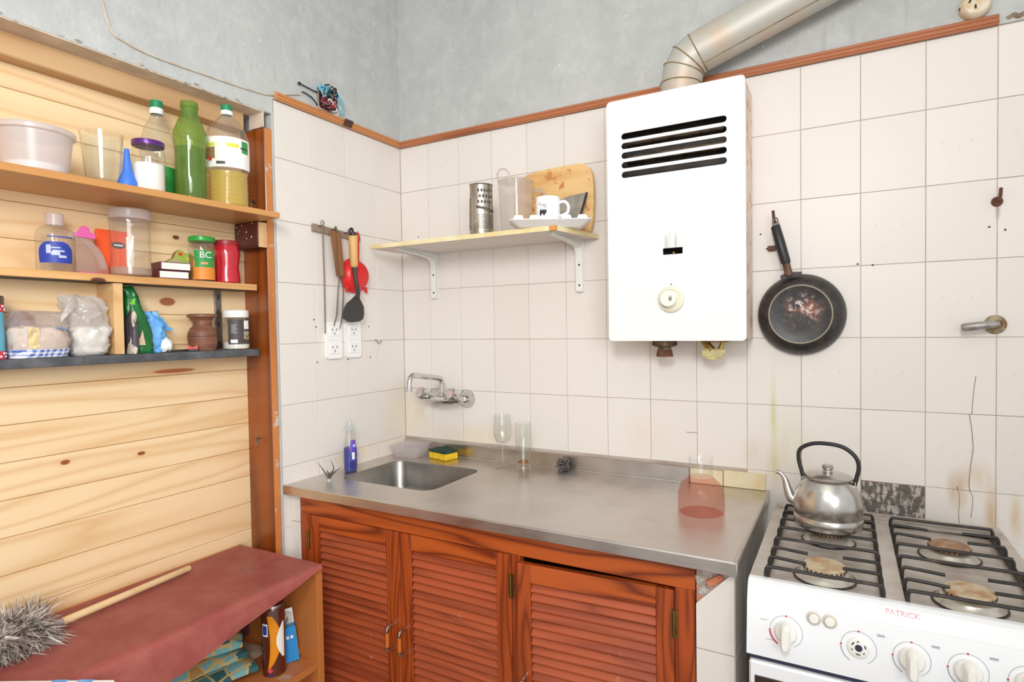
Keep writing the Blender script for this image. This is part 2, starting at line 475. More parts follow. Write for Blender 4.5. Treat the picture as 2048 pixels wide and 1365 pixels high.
def cloth_dusty():
    m, t, p = base('maroon_oilcloth_dusty')
    g = t.new('ShaderNodeNewGeometry'); v = g.outputs['Position']
    n = t.noise(v, 9., 4, .65)
    col = t.mix(t.rng(n, .35, .7), lin((204, 110, 102)), lin((220, 134, 122)))
    d = t.math('MULTIPLY', t.blob(v, (.09, -.79, .685), (.09, .075, .3), 0.), t.rng(t.noise(v, 30., 4, .7), .4, .65))
    col = t.mix(t.math('MULTIPLY', d, .55), col, lin((196, 170, 158)))
    sp = t.rng(t.noise(v, 90., 2, .5), .72, .78)
    col = t.mix(t.math('MULTIPLY', sp, .6), col, lin((206, 170, 156)))
    t.link(col, p.inputs['Base Color']); p.inputs['Roughness'].default_value = .38
    t.link(t.bump(n, .25, .003), p.inputs['Normal'])
    return m
MAROON = cloth_dusty()
PATCH = None
def patch_mat():
    m, t, p = base('teal_patchwork_cloth')
    tc = t.new('ShaderNodeTexCoord'); v = tc.outputs['Object']
    n = t.noise(v, 6., 2, .5)
    vo = t.new('ShaderNodeTexVoronoi'); vo.distance = 'CHEBYCHEV'; vo.inputs['Scale'].default_value = 26.; vo.inputs['Randomness'].default_value = .45
    t.link(v, vo.inputs['Vector'])
    sep = t.new('ShaderNodeSeparateColor'); t.link(vo.outputs['Color'], sep.inputs[0])
    col = t.mix(t.rng(sep.outputs[0], .55, .56), lin((64, 128, 124)), lin((178, 142, 78)))
    col = t.mix(t.rng(sep.outputs[1], .6, .61), col, lin((48, 100, 104)))
    col = t.mix(t.rng(sep.outputs[2], .72, .73), col, lin((120, 176, 176)))
    vo2 = t.new('ShaderNodeTexVoronoi'); vo2.feature = 'DISTANCE_TO_EDGE'; vo2.inputs['Scale'].default_value = 26.; vo2.inputs['Randomness'].default_value = .45
    t.link(v, vo2.inputs['Vector'])
    col = t.mix(t.rng(vo2.outputs['Distance'], .06, .09, 1., 0.), col, lin((196, 170, 112)))
    t.link(col, p.inputs['Base Color']); p.inputs['Roughness'].default_value = .8
    return m
PATCH = patch_mat()
CREAMCL = mat('cream_cloth', (206, 188, 160), .85, c2=(190, 170, 140), vs=20)
GREENCL = mat('dark_green_cloth', (40, 84, 56), .8, c2=(28, 62, 42), vs=25)
FEATH = mat('grey_feathers', (186, 172, 160), .9, c2=(108, 96, 88), vs=34, lo=.4, hi=.62)
FEATHL = mat('pale_feathers', (226, 214, 204), .9, c2=(176, 162, 150), vs=30)
HANDLEW = wood('pale_dowel', (236, 206, 158), (214, 176, 120), 'x', 5., 4., .5, .5)
SILVERT = mat('grey_tape', (150, 146, 146), .5)
FLOORM = mat('floor_cement', (150, 140, 130), .7, c2=(130, 120, 112), vs=4)
CEILM = mat('white_ceiling', (226, 226, 222), .9)
GLASS = clear('clear_glass', (252, 253, 252), 1.1, .02, edge=.05)
CPLAST = clear('clear_plastic', (250, 250, 248), .9, .06, (240, 238, 236), .08, edge=.12)
FROST = clear('frosted_plastic', (250, 244, 240), .5, .3, (250, 240, 232), .2)
MILK = clear('milky_plastic', (250, 248, 246), .5, .25, (238, 232, 232), .62)
TRAYP = clear('translucent_tray', (248, 246, 246), .5, .2, (240, 236, 238), .26)
GREENG = clear('green_bottle_glass', (206, 226, 150), 1.0, .03, (156, 190, 100), .34, edge=.2)
REDGHOST = clear('pale_red_translucent_plastic', (248, 228, 223), .25, .25, (214, 110, 100), .1)
OILM = clear('cooking_oil', (252, 238, 150), .3, .05, (250, 226, 104), .6)
BLUEL = clear('blue_soap', (50, 80, 206), .4, .05, (26, 54, 190), .75)
WHITEPL = mat('white_plastic', (242, 240, 238), .35)
WHITECH = mat('white_china', (248, 248, 248), .15)
SUGAR = mat('white_sugar', (240, 236, 228), .8)
GREENCAP = mat('green_cap', (24, 132, 84), .4)
GREENLID = mat('green_lid', (40, 160, 60), .3)
PURPLE = mat('purple_lid', (92, 40, 120), .3, .3)
BLUEPL = mat('blue_plastic', (62, 118, 216), .4)
PINKPL = mat('pink_plastic', (244, 112, 190), .45)
ORANGE = mat('orange_packet', (244, 92, 40), .45)
LBLUE = mat('label_blue', (40, 62, 160), .5)
LWHITE = mat('label_white', (240, 240, 236), .5)
LGREEN = mat('label_green', (52, 150, 70), .5)
LYELLOW = mat('label_yellow', (222, 214, 74), .5)
LGREY = mat('label_grey_print', (170, 172, 172), .6)
LDARK = mat('label_charcoal', (70, 64, 62), .5)
LBROWN = mat('label_brown', (150, 112, 80), .5)
LORANGE = mat('label_orange', (226, 140, 50), .5)
BLACKPR = mat('black_print', (40, 38, 44), .6)
REDJAR = mat('red_jar_glass', (190, 28, 46), .18, coat=.5)
BOOKR = mat('dark_red_cover', (104, 40, 44), .5)
PAPER = mat('white_page_block', (238, 234, 226), .7)
CLAYW = mat('brown_turned_wood', (134, 88, 66), .5, c2=(112, 70, 52), vs=9, stretch=(1, 1, 8))
TURQ = mat('turquoise_tin', (96, 184, 210), .35)
REDDOT = mat('red_dotted_band', (216, 48, 78), .4)
GREENPK = mat('green_foil_packet', (22, 118, 52), .32, c2=(16, 92, 44), vs=14)
BLUEBAG = mat('blue_plastic_bag', (86, 160, 226), .4, c2=(120, 184, 236), vs=20)
WBAG = clear('white_plastic_bag', (248, 247, 246), .8, .2, (242, 240, 238), .5)
FLOURC = mat('flour_inside', (238, 234, 226), .8)
PASTAC = mat('pasta_inside', (214, 188, 158), .8, c2=(232, 214, 194), vs=40)
def gingham():
    m, t, p = base('blue_gingham')
    tc = t.new('ShaderNodeTexCoord'); sp = t.new('ShaderNodeSeparateXYZ'); t.link(tc.outputs['Object'], sp.inputs[0])
    a = t.math('ADD', sp.outputs[1], t.math('MULTIPLY', sp.outputs[0], -.6))
    u = t.math('GREATER_THAN', t.math('FRACT', t.math('MULTIPLY', a, 75.)), .5)
    w = t.math('GREATER_THAN', t.math('FRACT', t.math('MULTIPLY', sp.outputs[2], 110.)), .5)
    f = t.math('MULTIPLY', t.math('ADD', u, w), .5)
    t.link(t.mix(f, lin((240, 242, 248)), lin((70, 110, 190))), p.inputs['Base Color']); p.inputs['Roughness'].default_value = .6
    return m
GING = gingham()
YSPONGE = mat('yellow_sponge', (240, 200, 40), .85, c2=(224, 180, 30), vs=60, bump=.4, bs=180)
GSCOUR = mat('green_scourer', (40, 76, 58), .95, c2=(24, 50, 38), vs=90, bump=.6, bs=250)
WOOL = mat('steel_wool', (120, 118, 120), .4, .8)
MORTAR = mat('bare_mortar', (104, 96, 90), .9, c2=(188, 182, 174), vs=60, lo=.46, hi=.62, detail=6, bump=.8, bs=70, bdist=.004, stretch=(1.4, 1, .6))
BRICKM = mat('exposed_brick', (196, 122, 92), .9, c2=(170, 160, 150), vs=14)
CEMENT = mat('broken_cement', (196, 190, 182), .9, c2=(150, 140, 130), vs=18, bump=.6, bs=60, bdist=.003)
CRACKM = mat('crack_line', (120, 104, 92), .9)
WIRES = {k: mat('wire_' + k, v, .4) for k, v in dict(blue=(96, 190, 220), black=(30, 30, 32), red=(200, 40, 60), grey=(120, 120, 124), brown=(90, 60, 50), white=(226, 220, 212)).items()}
CABLEM = mat('painted_cable', (206, 200, 186), .7, c2=(190, 176, 156), vs=20)
SOCKW = mat('socket_white', (242, 242, 240), .3)
SLOTD = mat('socket_slot', (96, 96, 98), .6)
OLDCER = mat('old_ceramic_socket', (226, 214, 190), .4, c2=(206, 176, 130), vs=30)
BOARDW = wood('worn_cutting_board', (234, 198, 138), (204, 146, 78), 'x', 9., 8., .55, .7, wear=((196, 126, 66), 26., .58))
BLADE = mat('grey_blade', (176, 168, 158), .45, .5, c2=(150, 142, 132), vs=16)
CANBR = mat('brown_spray_can', (86, 36, 20), .25, coat=.4)
CANOR = mat('orange_can_flame', (226, 140, 24), .3)
BOXBL = mat('blue_carton', (44, 138, 206), .45)
BOXYE = mat('yellow_flash_print', (240, 216, 50), .5)
FORKW = wood('dark_fork_handle', (142, 98, 66), (98, 62, 40), 'z', 9., 6., .55, .7)
SPATW = wood('light_spatula_handle', (228, 186, 120), (196, 146, 82), 'z', 9., 6., .5, .6)
PACKDK = mat('dark_packet', (72, 66, 72), .5, c2=(206, 196, 176), vs=30, lo=.52, hi=.56, stretch=(1, 1, .4))

# ================================================================== SETTING
def struct(name, bm, m, **k): return put(name, bm, m, kind='structure', **k)
struct('floor', a_box(B(), -1.2, 3.2, -3.6, .2, -.06, 0), FLOORM, smooth=0)
struct('ceiling', a_box(B(), -1.2, 3.2, -3.6, .2, 2.95, 3.01), CEILM, smooth=0)
TZ = 2.10                                     # top of the tiling
bm = B(); a_box(bm, -.25, 3.2, .0018, .16, 0, TZ + .002); a_box(bm, -.25, 3.2, -.003, .16, TZ + .002, 2.95)
WB = struct('wall_back', bm, [PLASTER, GROUT], smooth=0)
for p in WB.data.polygons:
    if p.center.z < TZ - .5: p.material_index = 1
bm = B()
a_box(bm, -.25, -.0018, -.605, .0018, 0, TZ + .002)                  # short tiled return
a_box(bm, -.25, .003, -.605, -.003, TZ + .002, 2.95)               # plaster above it
a_box(bm, -.25, .003, -3.6, -.605, 2.052, 2.95)                    # lintel over the opening
a_box(bm, -.25, .002, -.6115, -.603, 0, 2.06)                      # mortar strip beside the post
a_box(bm, -.25, -.14, -2.1, -.6115, 0, 2.06)                       # unseen backing added behind the boards to stop light leaking through
a_box(bm, -.25, .003, -3.6, -2.1, 0, 2.052)
WL = struct('wall_left', bm, [PLASTER, GROUT], smooth=0)
for p in WL.data.polygons:
    if p.index < 6: p.material_index = 1
# rough broken plaster edge under the lintel
bm = B()
for i in range(60):
    y = -1.75 + i * .0192 + random.uniform(-.006, .006); r = random.uniform(.003, .008)
    a_ball(bm, (.001, y, 2.054 + random.uniform(-.002, .004)), r, s=(.5, 1.6, .7), n=6)
put('broken_plaster_edge', bm, CEMENT, parent=WL, kind='stuff')

bm = B(); a_box(bm, -.066, .001, -2.05, -.64, 2.049, 2.052); a_box(bm, -.066, .001, -.640, -.637, 2.004, 2.05)
put('soffit_render', bm, mat('beige_render', (226, 214, 200), .9, c2=(206, 192, 176), vs=14, bump=.4, bs=40, bdist=.003), parent=WL, kind='stuff')
# tiles: every glazed tile is its own piece
TM = {}
def tile_mesh(w, h):
    k = (round(w, 4), round(h, 4))
    if k not in TM:
        bm = B(); a_box(bm, -w / 2, w / 2, 0, .006, -h / 2, h / 2)
        es = [e for e in bm.edges if all(v.co.y < .001 for v in e.verts)]
        bmesh.ops.bevel(bm, geom=es, offset=.0009, segments=1, affect='EDGES')
        bmesh.ops.recalc_face_normals(bm, faces=bm.faces)
        ms = []
        for m in (TILE, TILE_E):
            me = bpy.data.meshes.new('tile'); bm.to_mesh(me); me.materials.append(m); ms.append(me)
        bm.free(); TM[k] = ms
    return TM[k]
def add_tile(parent, c, w, h, rz=0, emb=None):
    ms = tile_mesh(w, h)
    e = (random.random() < .42) if emb is None else emb
    o = bpy.data.objects.new('tile', ms[1 if e else 0]); COL.objects.link(o); o.parent = parent
    jr = random.uniform(-.002, .002)
    o.rotation_euler = (random.uniform(-.0025, .0025), random.uniform(-.0015, .0015), rz + jr)
    d = random.uniform(-.0004, .0004)
    o.location = (c[0] + (d if rz else 0), c[1] + (0 if rz else d), c[2])
    return o
J = .0014
rows = [(.52, .72), (.72, .92), (.92, 1.12), (1.12, 1.32), (1.32, 1.52), (1.52, 1.72), (1.72, 1.92), (1.92, TZ)]
cols = [(0, .1389)] + [(.1389 + .15 * i, .2889 + .15 * i) for i in range(14)]
for (z0, z1) in rows:
    for ci, (x0, x1) in enumerate(cols):
        if z1 < .8 and x0 < 1.3: continue
        if z0 == .72 and x0 < 1.2: continue
        if z0 == .72 and ci == 11: continue                    # the missing tile
        add_tile(WB, ((x0 + x1) / 2, 0, (z0 + z1) / 2), x1 - x0 - J, z1 - z0 - J)
for (z0, z1) in rows:
    for i in range(4):
        if z1 < .8 and i < 3: continue
        add_tile(WL, (0, -.15 * i - .075, (z0 + z1) / 2), .15 - J, z1 - z0 - J, rz=PI / 2)
# bare mortar where a tile has fallen off, with its comb ridges and a leftover chip
bm = B(); a_box(bm, 1.640, 1.788, .0014, .007, .72, .919)
for i in range(11):
    z = .745 + i * .016
    a_tube(bm, [(1.642 + .002 * math.sin(i), .0016, z), (1.70, .001, z + .012 * math.sin(i * 2.1)), (1.786, .0016, z - .010)], .0016, 5)
put('mortar_bed', bm, MORTAR, parent=WB)
put('tile_chip', a_plate(B(), [(1.641, .918), (1.641, .937), (1.672, .934), (1.683, .922), (1.683, .9195)], 0.0005, .006, 'y'), mat('chip_red_brown', (150, 110, 104), .7), parent=WB)
# cracks
for pts in ([(1.884, 0, 1.12), (1.889, 0, 1.08), (1.892, 0, 1.03), (1.887, 0, .985), (1.884, 0, .93), (1.892, 0, .90), (1.888, 0, .85)],
            [(1.858, 0, .93), (1.864, 0, .90), (1.862, 0, .86), (1.864, 0, .83)],
            [(1.897, 0, 1.22), (1.892, 0, 1.17), (1.889, 0, 1.12)], [(1.155, 0, 1.02), (1.19, 0, 1.021)]):
    bm = B(); a_tube(bm, [(p[0] + .0, -.0002, p[2]) for p in cr(pts, 4)], .0007, 4); put('crack', bm, CRACKM, parent=WB)
# small drill holes and specks in the tiles
bm = B()
for x, z in ((.087, 1.735), (1.397, 1.585), (1.43, 1.655), (1.632, 1.525), (1.668, 1.52), (1.923, 1.60), (1.955, 1.59), (1.38, 1.63)):
    a_lathe(bm, [(0, 0), (.0026, 0), (.0026, .0012), (0, .0012)], 8, 0, Tr(x, .0005, z) @ Rot(PI / 2, 'X'))
put('drill_hole', bm, BLACKPR, parent=WB, kind='stuff')
bm = B()
for y, z in ((-.46, 1.40), (-.452, 1.375), (-.45, 1.253), (-.31, 1.255), (-.2, 1.375), (-.195, 1.257)):
    a_lathe(bm, [(0, 0), (.0026, 0), (.0026, .0012), (0, .0012)], 8, 0, Tr(-.0004, y, z) @ Rot(PI / 2, 'Y'))
put('drill_hole', bm, BLACKPR, parent=WL, kind='stuff')

# wooden edging along the top of the tiles
def trim_bm(axis, a, b, z=TZ):
    bm = B()
    if axis == 'x':
        a_box(bm, a, b, -.012, -.003, z, z + .026, .002); a_box(bm, a, b, -.016, -.011, z + .005, z + .011, .0015); a_box(bm, a, b, -.015, -.011, z + .016, z + .022, .0015)
    else:
        a_box(bm, .003, .012, a, b, z, z + .026, .002); a_box(bm, .011, .016, a, b, z + .005, z + .011, .0015); a_box(bm, .011, .015, a, b, z + .016, z + .022, .0015)
    return bm
struct('trim_1', trim_bm('x', .012, 1.939), TRIMM)
t2 = struct('trim_2', trim_bm('y', -.60, -.012), TRIMY)
put('patch_piece', a_plate(B(), [(-.322, TZ - .0005), (-.285, TZ - .0005), (-.272, TZ + .0265), (-.312, TZ + .0265)], .0165, .0185, 'x'), DARKTRIM, parent=t2)
bm = B()
for i in range(34):
    a_ball(bm, (1.96 + i * .009, -.004, TZ + .012 + random.uniform(-.008, .008)), random.uniform(.006, .013), s=(1, .5, .7), n=6)
struct('trim_3', bm, mat('crumbled_edge', (178, 158, 138), .9, c2=(130, 110, 92), vs=40))

# ------------------------------------------------------------------ wooden partition closing the doorway
PX = -.112
t = thing('board_partition', 'pine board partition of horizontal planks behind the shelves', 'partition', (PX, -1.3, 0))
zs = [0.02 + .0872 * k for k in range(23)]
for k in range(26):
    z0 = 1.153 - .0872 * 13 + .0872 * k; z1 = z0 + .0872
    if z1 > 2.05: z1 = 2.05
    if z0 > 2.04: break
    bm = B(); a_box(bm, PX - .018, PX, -2.08, -.638, z0 + .0004, z1 - .0006)
    es = [e for e in bm.edges if all(v.co.x > PX - .001 for v in e.verts) and abs(e.verts[0].co.z - e.verts[1].co.z) < .001]
    bmesh.ops.bevel(bm, geom=es, offset=.0016, segments=1, affect='EDGES')
    put('plank', bm, PINE, t, world=True)
t = thing('header_beam', 'pale old wooden beam under the plaster lintel above the planks', 'beam', (-.09, -1.3, 1.995))
put('beam', a_box(B(), PX + .002, -.062, -2.08, -.660, 1.995, 2.051, .003), HEADER, t, world=True)
t = thing('door_post', 'reddish varnished wooden door post between the planks and the tiles', 'post', (-.05, -.625, 0))
bm = B(); a_box(bm, -.125, .003, -.6385, -.612, 0, 2.003, .002)
o = put('post', bm, [JAMB, JAMBE], t, world=True)
for p in o.data.polygons:
    if p.normal.x > .9 or p.normal.z > .9: p.material_index = 1
for z, x in ((1.02, -.055), (1.775, -.05)):
    bm = B(); a_tube(bm, [(x, -.638, z), (x, -.652, z), (x + .004, -.655, z - .006), (x + .004, -.655, z - .022)], .0028, 6)
    a_lathe(bm, [(0, 0), (.006, 0), (.005, .003), (0, .004)], 10, 0, Tr(x, -.638, z) @ Rot(PI / 2, 'X'))
    put('screw_hook', bm, DULLMET, t, world=True)

# ------------------------------------------------------------------ shelves of the niche
def shelf_tilt(name, label, x0, x1, y0, y1, z1, th, drop, m):
    """board from y0 (left, lower by drop) to y1"""
    t = thing(name, label, 'shelf', ((x0 + x1) / 2, (y0 + y1) / 2, z1 - th))
    bm = B(); a_box(bm, x0, x1, y0, y1, z1 - th, z1, .0012)
    for v in bm.verts:
        v.co.z -= drop * (y1 - v.co.y) / (y1 - y0)
    return t, bm
t, bm = shelf_tilt('wooden_shelf', 'upper wooden shelf holding the green bottle and oil bottle', PX, .094, -1.75, -.66, 1.722, .017, .009, LAM)
put('board', bm, LAM, t, world=True)
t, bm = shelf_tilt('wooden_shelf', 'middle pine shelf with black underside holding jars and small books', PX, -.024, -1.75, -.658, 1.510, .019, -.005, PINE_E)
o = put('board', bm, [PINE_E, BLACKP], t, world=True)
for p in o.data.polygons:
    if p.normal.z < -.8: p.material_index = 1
t, bm = shelf_tilt('wooden_shelf', 'lowest dark grey shelf holding bags, wooden vessel and white-lidded jar', PX, -.02, -1.75, -.658, 1.308, .022, -.002, DGREY)
put('board', bm, DGREY, t, world=True)
t = thing('shelf_divider', 'upright pale board standing between middle and dark grey shelves', 'board', (-.07, -1.053, 1.309))
put('board', a_box(B(), PX + .001, -.03, -1.064, -1.042, 1.3095, 1.4915, .001), RAWEND, t, world=True)
t = thing('support_block', 'maroon painted wooden block under right end of upper shelf', 'block', (-.06, -.66, 1.62))
bm = B(); a_box(bm, -.108, .006, -.672, -.6385, 1.623, 1.7035, .002)
o = put('block', bm, [MAROONW, RAWEND], t, world=True)
for p in o.data.polygons:
    if p.normal.x > .9: p.material_index = 1
bm = B()
for i in range(9): a_ball(bm, (random.uniform(-.1, -.01), -.672, random.uniform(1.63, 1.70)), random.uniform(.001, .0025), s=(1, .3, 1.6), n=6)
put('paint_chip', bm, LWHITE, t, world=True, kind='stuff')
t = thing('shelf_upright', 'grey metal shelf standard on the planks behind the wooden vessel', 'bracket', (PX, -.735, 1.3))
bm = B(); a_box(bm, PX, PX + .006, -.745, -.724, 1.31, 1.489, .001)
put('rail', bm, DULLMET, t, world=True)
bm = B()
for z in (1.325, 1.385, 1.425, 1.47): a_box(bm, PX + .006, PX + .0065, -.737, -.732, z - .008, z + .008)
put('slot', bm, BLACKPR, t, world=True)

# ------------------------------------------------------------------ counter, basin, base cabinet
CZ = .862
t = thing('sink_counter', 'stainless steel sink counter with one basin and back upstand', 'counter', (.7, -.3, .837))
bm = B()
a_plate(bm, [(0.001, -.604), (1.402, -.604), (1.402, -.001), (.001, -.001)], CZ - .002, CZ, 'z', [rr(.285, -.305, .385, .30, .045, 6)][:1])
a_box(bm, .001, 1.402, -.606, -.603, .836, CZ + .001, .0012); a_box(bm, 1.400, 1.403, -.604, -.001, .836, CZ + .003, .001)
a_tube(bm, [(.002, -.601, CZ), (1.395, -.601, CZ)], .003, 8); a_tube(bm, [(1.397, -.601, CZ + .001), (1.397, -.012, CZ + .001)], .004, 8)
put('worktop', bm, STEEL, t, world=True, smooth=30)
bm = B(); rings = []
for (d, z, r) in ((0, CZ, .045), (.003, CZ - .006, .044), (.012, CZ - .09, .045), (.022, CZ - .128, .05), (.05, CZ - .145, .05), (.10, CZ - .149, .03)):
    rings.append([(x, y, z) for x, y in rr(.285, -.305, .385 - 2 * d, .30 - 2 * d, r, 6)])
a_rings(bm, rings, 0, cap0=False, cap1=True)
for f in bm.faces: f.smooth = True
put('basin', bm, mat('shaded_basin_steel', (150, 147, 143), .36, 1., c2=(132, 129, 125), vs=5), t, world=True, smooth=60)  # darker copy of the steel, dim reflections put into the basin colour
put('drain', a_lathe(B(), [(.036, 0), (.032, .003), (.02, .001), (0, .001)], 24, 0, Tr(.285, -.305, CZ - .149)), CHROME, t, world=True)
bm = B(); a_box(bm, .001, 1.165, -.013, -.0008, CZ - .001, .911, .002); a_tube(bm, [(.02, -.016, CZ), (1.16, -.016, CZ)], .0025, 6)
put('upstand', bm, STEEL, t, world=True)
t = thing('skirting_tile', 'strip of stained cream tile behind right end of steel counter', 'tile strip', (1.28, -.006, CZ))
for x0, x1, h in ((1.168, 1.268, .046), (1.27, 1.392, .050)):
    put('tile', a_box(B(), x0, x1, -.011, -.0008, CZ + .0005, CZ + h, .0015), mat('stained_cream_strip', (222, 212, 184), .4, c2=(216, 196, 150), vs=9), t, world=True)

# masonry pier at the right end, filler at the left end
PIER = struct('wall_pier', a_box(B(), 1.309, 1.386, -.562, -.002, 0, .835), BRICKM, smooth=0)
bm = B(); a_plate(bm, [(1.3095, .525), (1.3905, .525), (1.3905, .818), (1.381, .819), (1.3095, .745)], -.569, -.562, 'y'); put('tile', bm, TILE, PIER)
put('tile', a_box(B(), 1.3095, 1.3905, -.569, -.562, .645, .646), GROUT, PIER)
for z0, z1 in ((.0, .20), (.202, .42), (.422, .523)): put('tile', a_box(B(), 1.3095, 1.3905, -.569, -.562, z0, z1, .001), TILE, PIER)
for z0, z1 in ((.03, .23), (.232, .43), (.432, .63), (.632, .834)):
    for k in range(4): put('tile', a_box(B(), 1.386, 1.3915, -.562 + .14 * k, -.562 + .14 * k + .138, z0, z1, .001), TILE, PIER)
bm = B()
for i in range(40):
    u = random.random(); x = 1.311 + u * .07; z = .752 + u * .072 + random.uniform(-.0, .078 * (1 - u))
    a_ball(bm, (x, -.562, min(z, .83)), random.uniform(.004, .009), s=(1.2, .5, 1), n=6)
put('rubble', bm, CEMENT, PIER, kind='stuff')
put('exposed_brick', a_plate(B(), [(1.335, .785), (1.37, .812), (1.362, .820), (1.332, .80)], -.571, -.562, 'y'), mat('orange_brick', (206, 130, 96), .9, c2=(186, 110, 80), vs=50), PIER)
FIL = struct('wall_filler', a_box(B(), .0005, .036, -.565, -.01, 0, .835), GROUT, smooth=0)
for z0, z1 in ((.03, .23), (.232, .43), (.432, .738), (.74, .834)):
    put('tile', a_box(B(), .0008, .039, -.572, -.565, z0, z1, .001), TILE, FIL)

# base cabinet
CY = -.57
t = thing('base_cabinet', 'red brown louvered base cabinet under the steel counter', 'cabinet', (.674, -.3, 0))
bm = B(); a_box(bm, .042, 1.306, -.548, -.02, .05, .07); a_box(bm, .042, .06, -.548, -.02, 0, .83); a_box(bm, 1.288, 1.306, -.548, -.02, 0, .83); a_box(bm, .042, 1.306, -.04, -.02, .0, .83)
put('carcass', bm, CARC, t, world=True)
put('top_rail', a_box(B(), .041, 1.307, CY, CY + .022, .772, .832, .0015), CEDAR, t, world=True)
put('bottom_rail', a_box(B(), .041, 1.307, CY, CY + .022, .02, .10, .0015), CEDAR, t, world=True)
for x0, x1 in ((.041, .0765), (.836, .8625), (1.262, 1.307)):
    put('stile', a_box(B(), x0, x1, CY, CY + .022, .10, .7718, .0012), CEDARV, t, world=True)

def louver_door(x0, x1, ztop, wl, wr, handle_x, handle_z, hinge_x, ajar=0.):
    zb = .102
    d = B(); dep = .022
    y0, y1 = CY - .001, CY + .02
    # door built around its hinge edge so that it can stand ajar
    hx = hinge_x
    Md = Tr(hx, y1, 0) @ Rot(ajar, 'Z') @ Tr(-hx, -y1, 0)
    rail = .046
    bmst = B(); a_box(bmst, x0, x0 + wl, y0, y1, zb, ztop, .0015); bmst.transform(Md)
    door = put('door', bmst, CEDARV, t, world=True)
    b2 = B(); a_box(b2, x1 - wr, x1, y0, y1, zb, ztop, .0015); b2.transform(Md)
    put('door_stile', b2, CEDARV, door, world=True)
    for za, zc in ((ztop - rail, ztop), (zb, zb + .06)):
        b2 = B(); a_box(b2, x0 + wl + .0003, x1 - wr - .0003, y0, y1, za, zc, .0015); b2.transform(Md)
        put('rail', b2, CEDAR, door, world=True)
    b3 = B(); a_box(b3, x0 + wl, x1 - wr, y1 - .003, y1, zb + .06, ztop - rail); b3.transform(Md)
    put('backing', b3, mat('dark_louver_backing', (86, 36, 18), .7) if 'dark_louver_backing' not in bpy.data.materials else bpy.data.materials['dark_louver_backing'], door, world=True)
    # slats
    pitch = .0225; n = int((ztop - rail - zb - .062) / pitch)
    sm = bpy.data.meshes.new('slat')
    bs = B(); w = x1 - x0 - wl - wr
    a_box(bs, -w / 2, w / 2, -.0025, .0025, -.0135, .0135, .0018)
    bs.transform(Rot(math.radians(-38), 'X')); bmesh.ops.recalc_face_normals(bs, faces=bs.faces); bs.to_mesh(sm); bs.free(); sm.materials.append(SLATM)
    for k in range(n):
        o = bpy.data.objects.new('slat', sm); COL.objects.link(o); o.parent = door
        c = Md @ Vector(((x0 + wl + x1 - wr) / 2, (y0 + y1) / 2 - .001, ztop - rail - .011 - k * pitch))
        o.matrix_basis = wmat(door).inverted() @ Tr(*c) @ Rot(ajar, 'Z') @ Rot(random.uniform(-.012, .012), 'X')
    # handle
    b4 = B(); hz0, hz1 = handle_z - .072, handle_z; yy = y0
    a_tube(b4, cr([(handle_x, yy, hz1), (handle_x, yy - .022, hz1), (handle_x, yy - .03, hz1 - .008), (handle_x, yy - .03, hz1 - .03)], 4), .0042, 8)
    a_tube(b4, cr([(handle_x, yy, hz0), (handle_x, yy - .022, hz0), (handle_x, yy - .03, hz0 + .008), (handle_x, yy - .03, hz0 + .03)], 4), .0042, 8)
    b4.transform(Md); h = put('handle', b4, CHROME, door, world=True)
    b5 = B(); a_tube(b5, [(handle_x, yy - .03, hz0 + .016), (handle_x, yy - .03, hz1 - .016)], .0052, 8); b5.transform(Md)
    put('handle_grip', b5, mat('orange_grip', (206, 112, 40), .4) if 'orange_grip' not in bpy.data.materials else bpy.data.materials['orange_grip'], door, world=True)
    for z in (.69, .22):
        b6 = B(); a_tube(b6, [(hx, y0 - .002, z - .032), (hx, y0 - .002, z + .032)], .0042, 8)
        a_box(b6, hx - .008, hx + .008, y0 - .0012, y0, z - .03, z + .03)
        put('hinge', b6, BRASS, door, world=True)
    return door
louver_door(.078, .457, .7705, .048, .052, .432, .497, .0772)
louver_door(.459, .8345, .7705, .042, .046, .478, .494, .8352)
louver_door(.865, 1.2595, .764, .036, .041, .886, .478, 1.2608, ajar=math.radians(3.6))

# ------------------------------------------------------------------ low bookcase with oilcloth
LX = .265; LZ = .680
t = thing('low_bookcase', 'low brown open bookcase against the planks under a maroon oilcloth', 'bookcase', (.08, -1.2, 0))
put('side_panel', a_box(B(), PX + .004, LX, -.705, -.684, 0, LZ - .018, .001), CARC, t, world=True)
put('side_panel', a_box(B(), PX + .004, LX, -1.82, -1.80, 0, LZ - .018, .001), CARC, t, world=True)
put('top_board', a_box(B(), PX + .004, LX, -1.82, -.684, LZ - .0175, LZ, .001), CARCY, t, world=True)
put('shelf', a_box(B(), PX + .01, LX - .004, -1.80, -.7055, .384, .402, .001), CARCY, t, world=True)
put('shelf', a_box(B(), PX + .01, LX - .004, -1.80, -.7055, .06, .078, .001), CARCY, t, world=True)
put('back_panel', a_box(B(), PX + .004, PX + .01, -1.80, -.7055, .06, LZ - .018), CARCY, t, world=True)
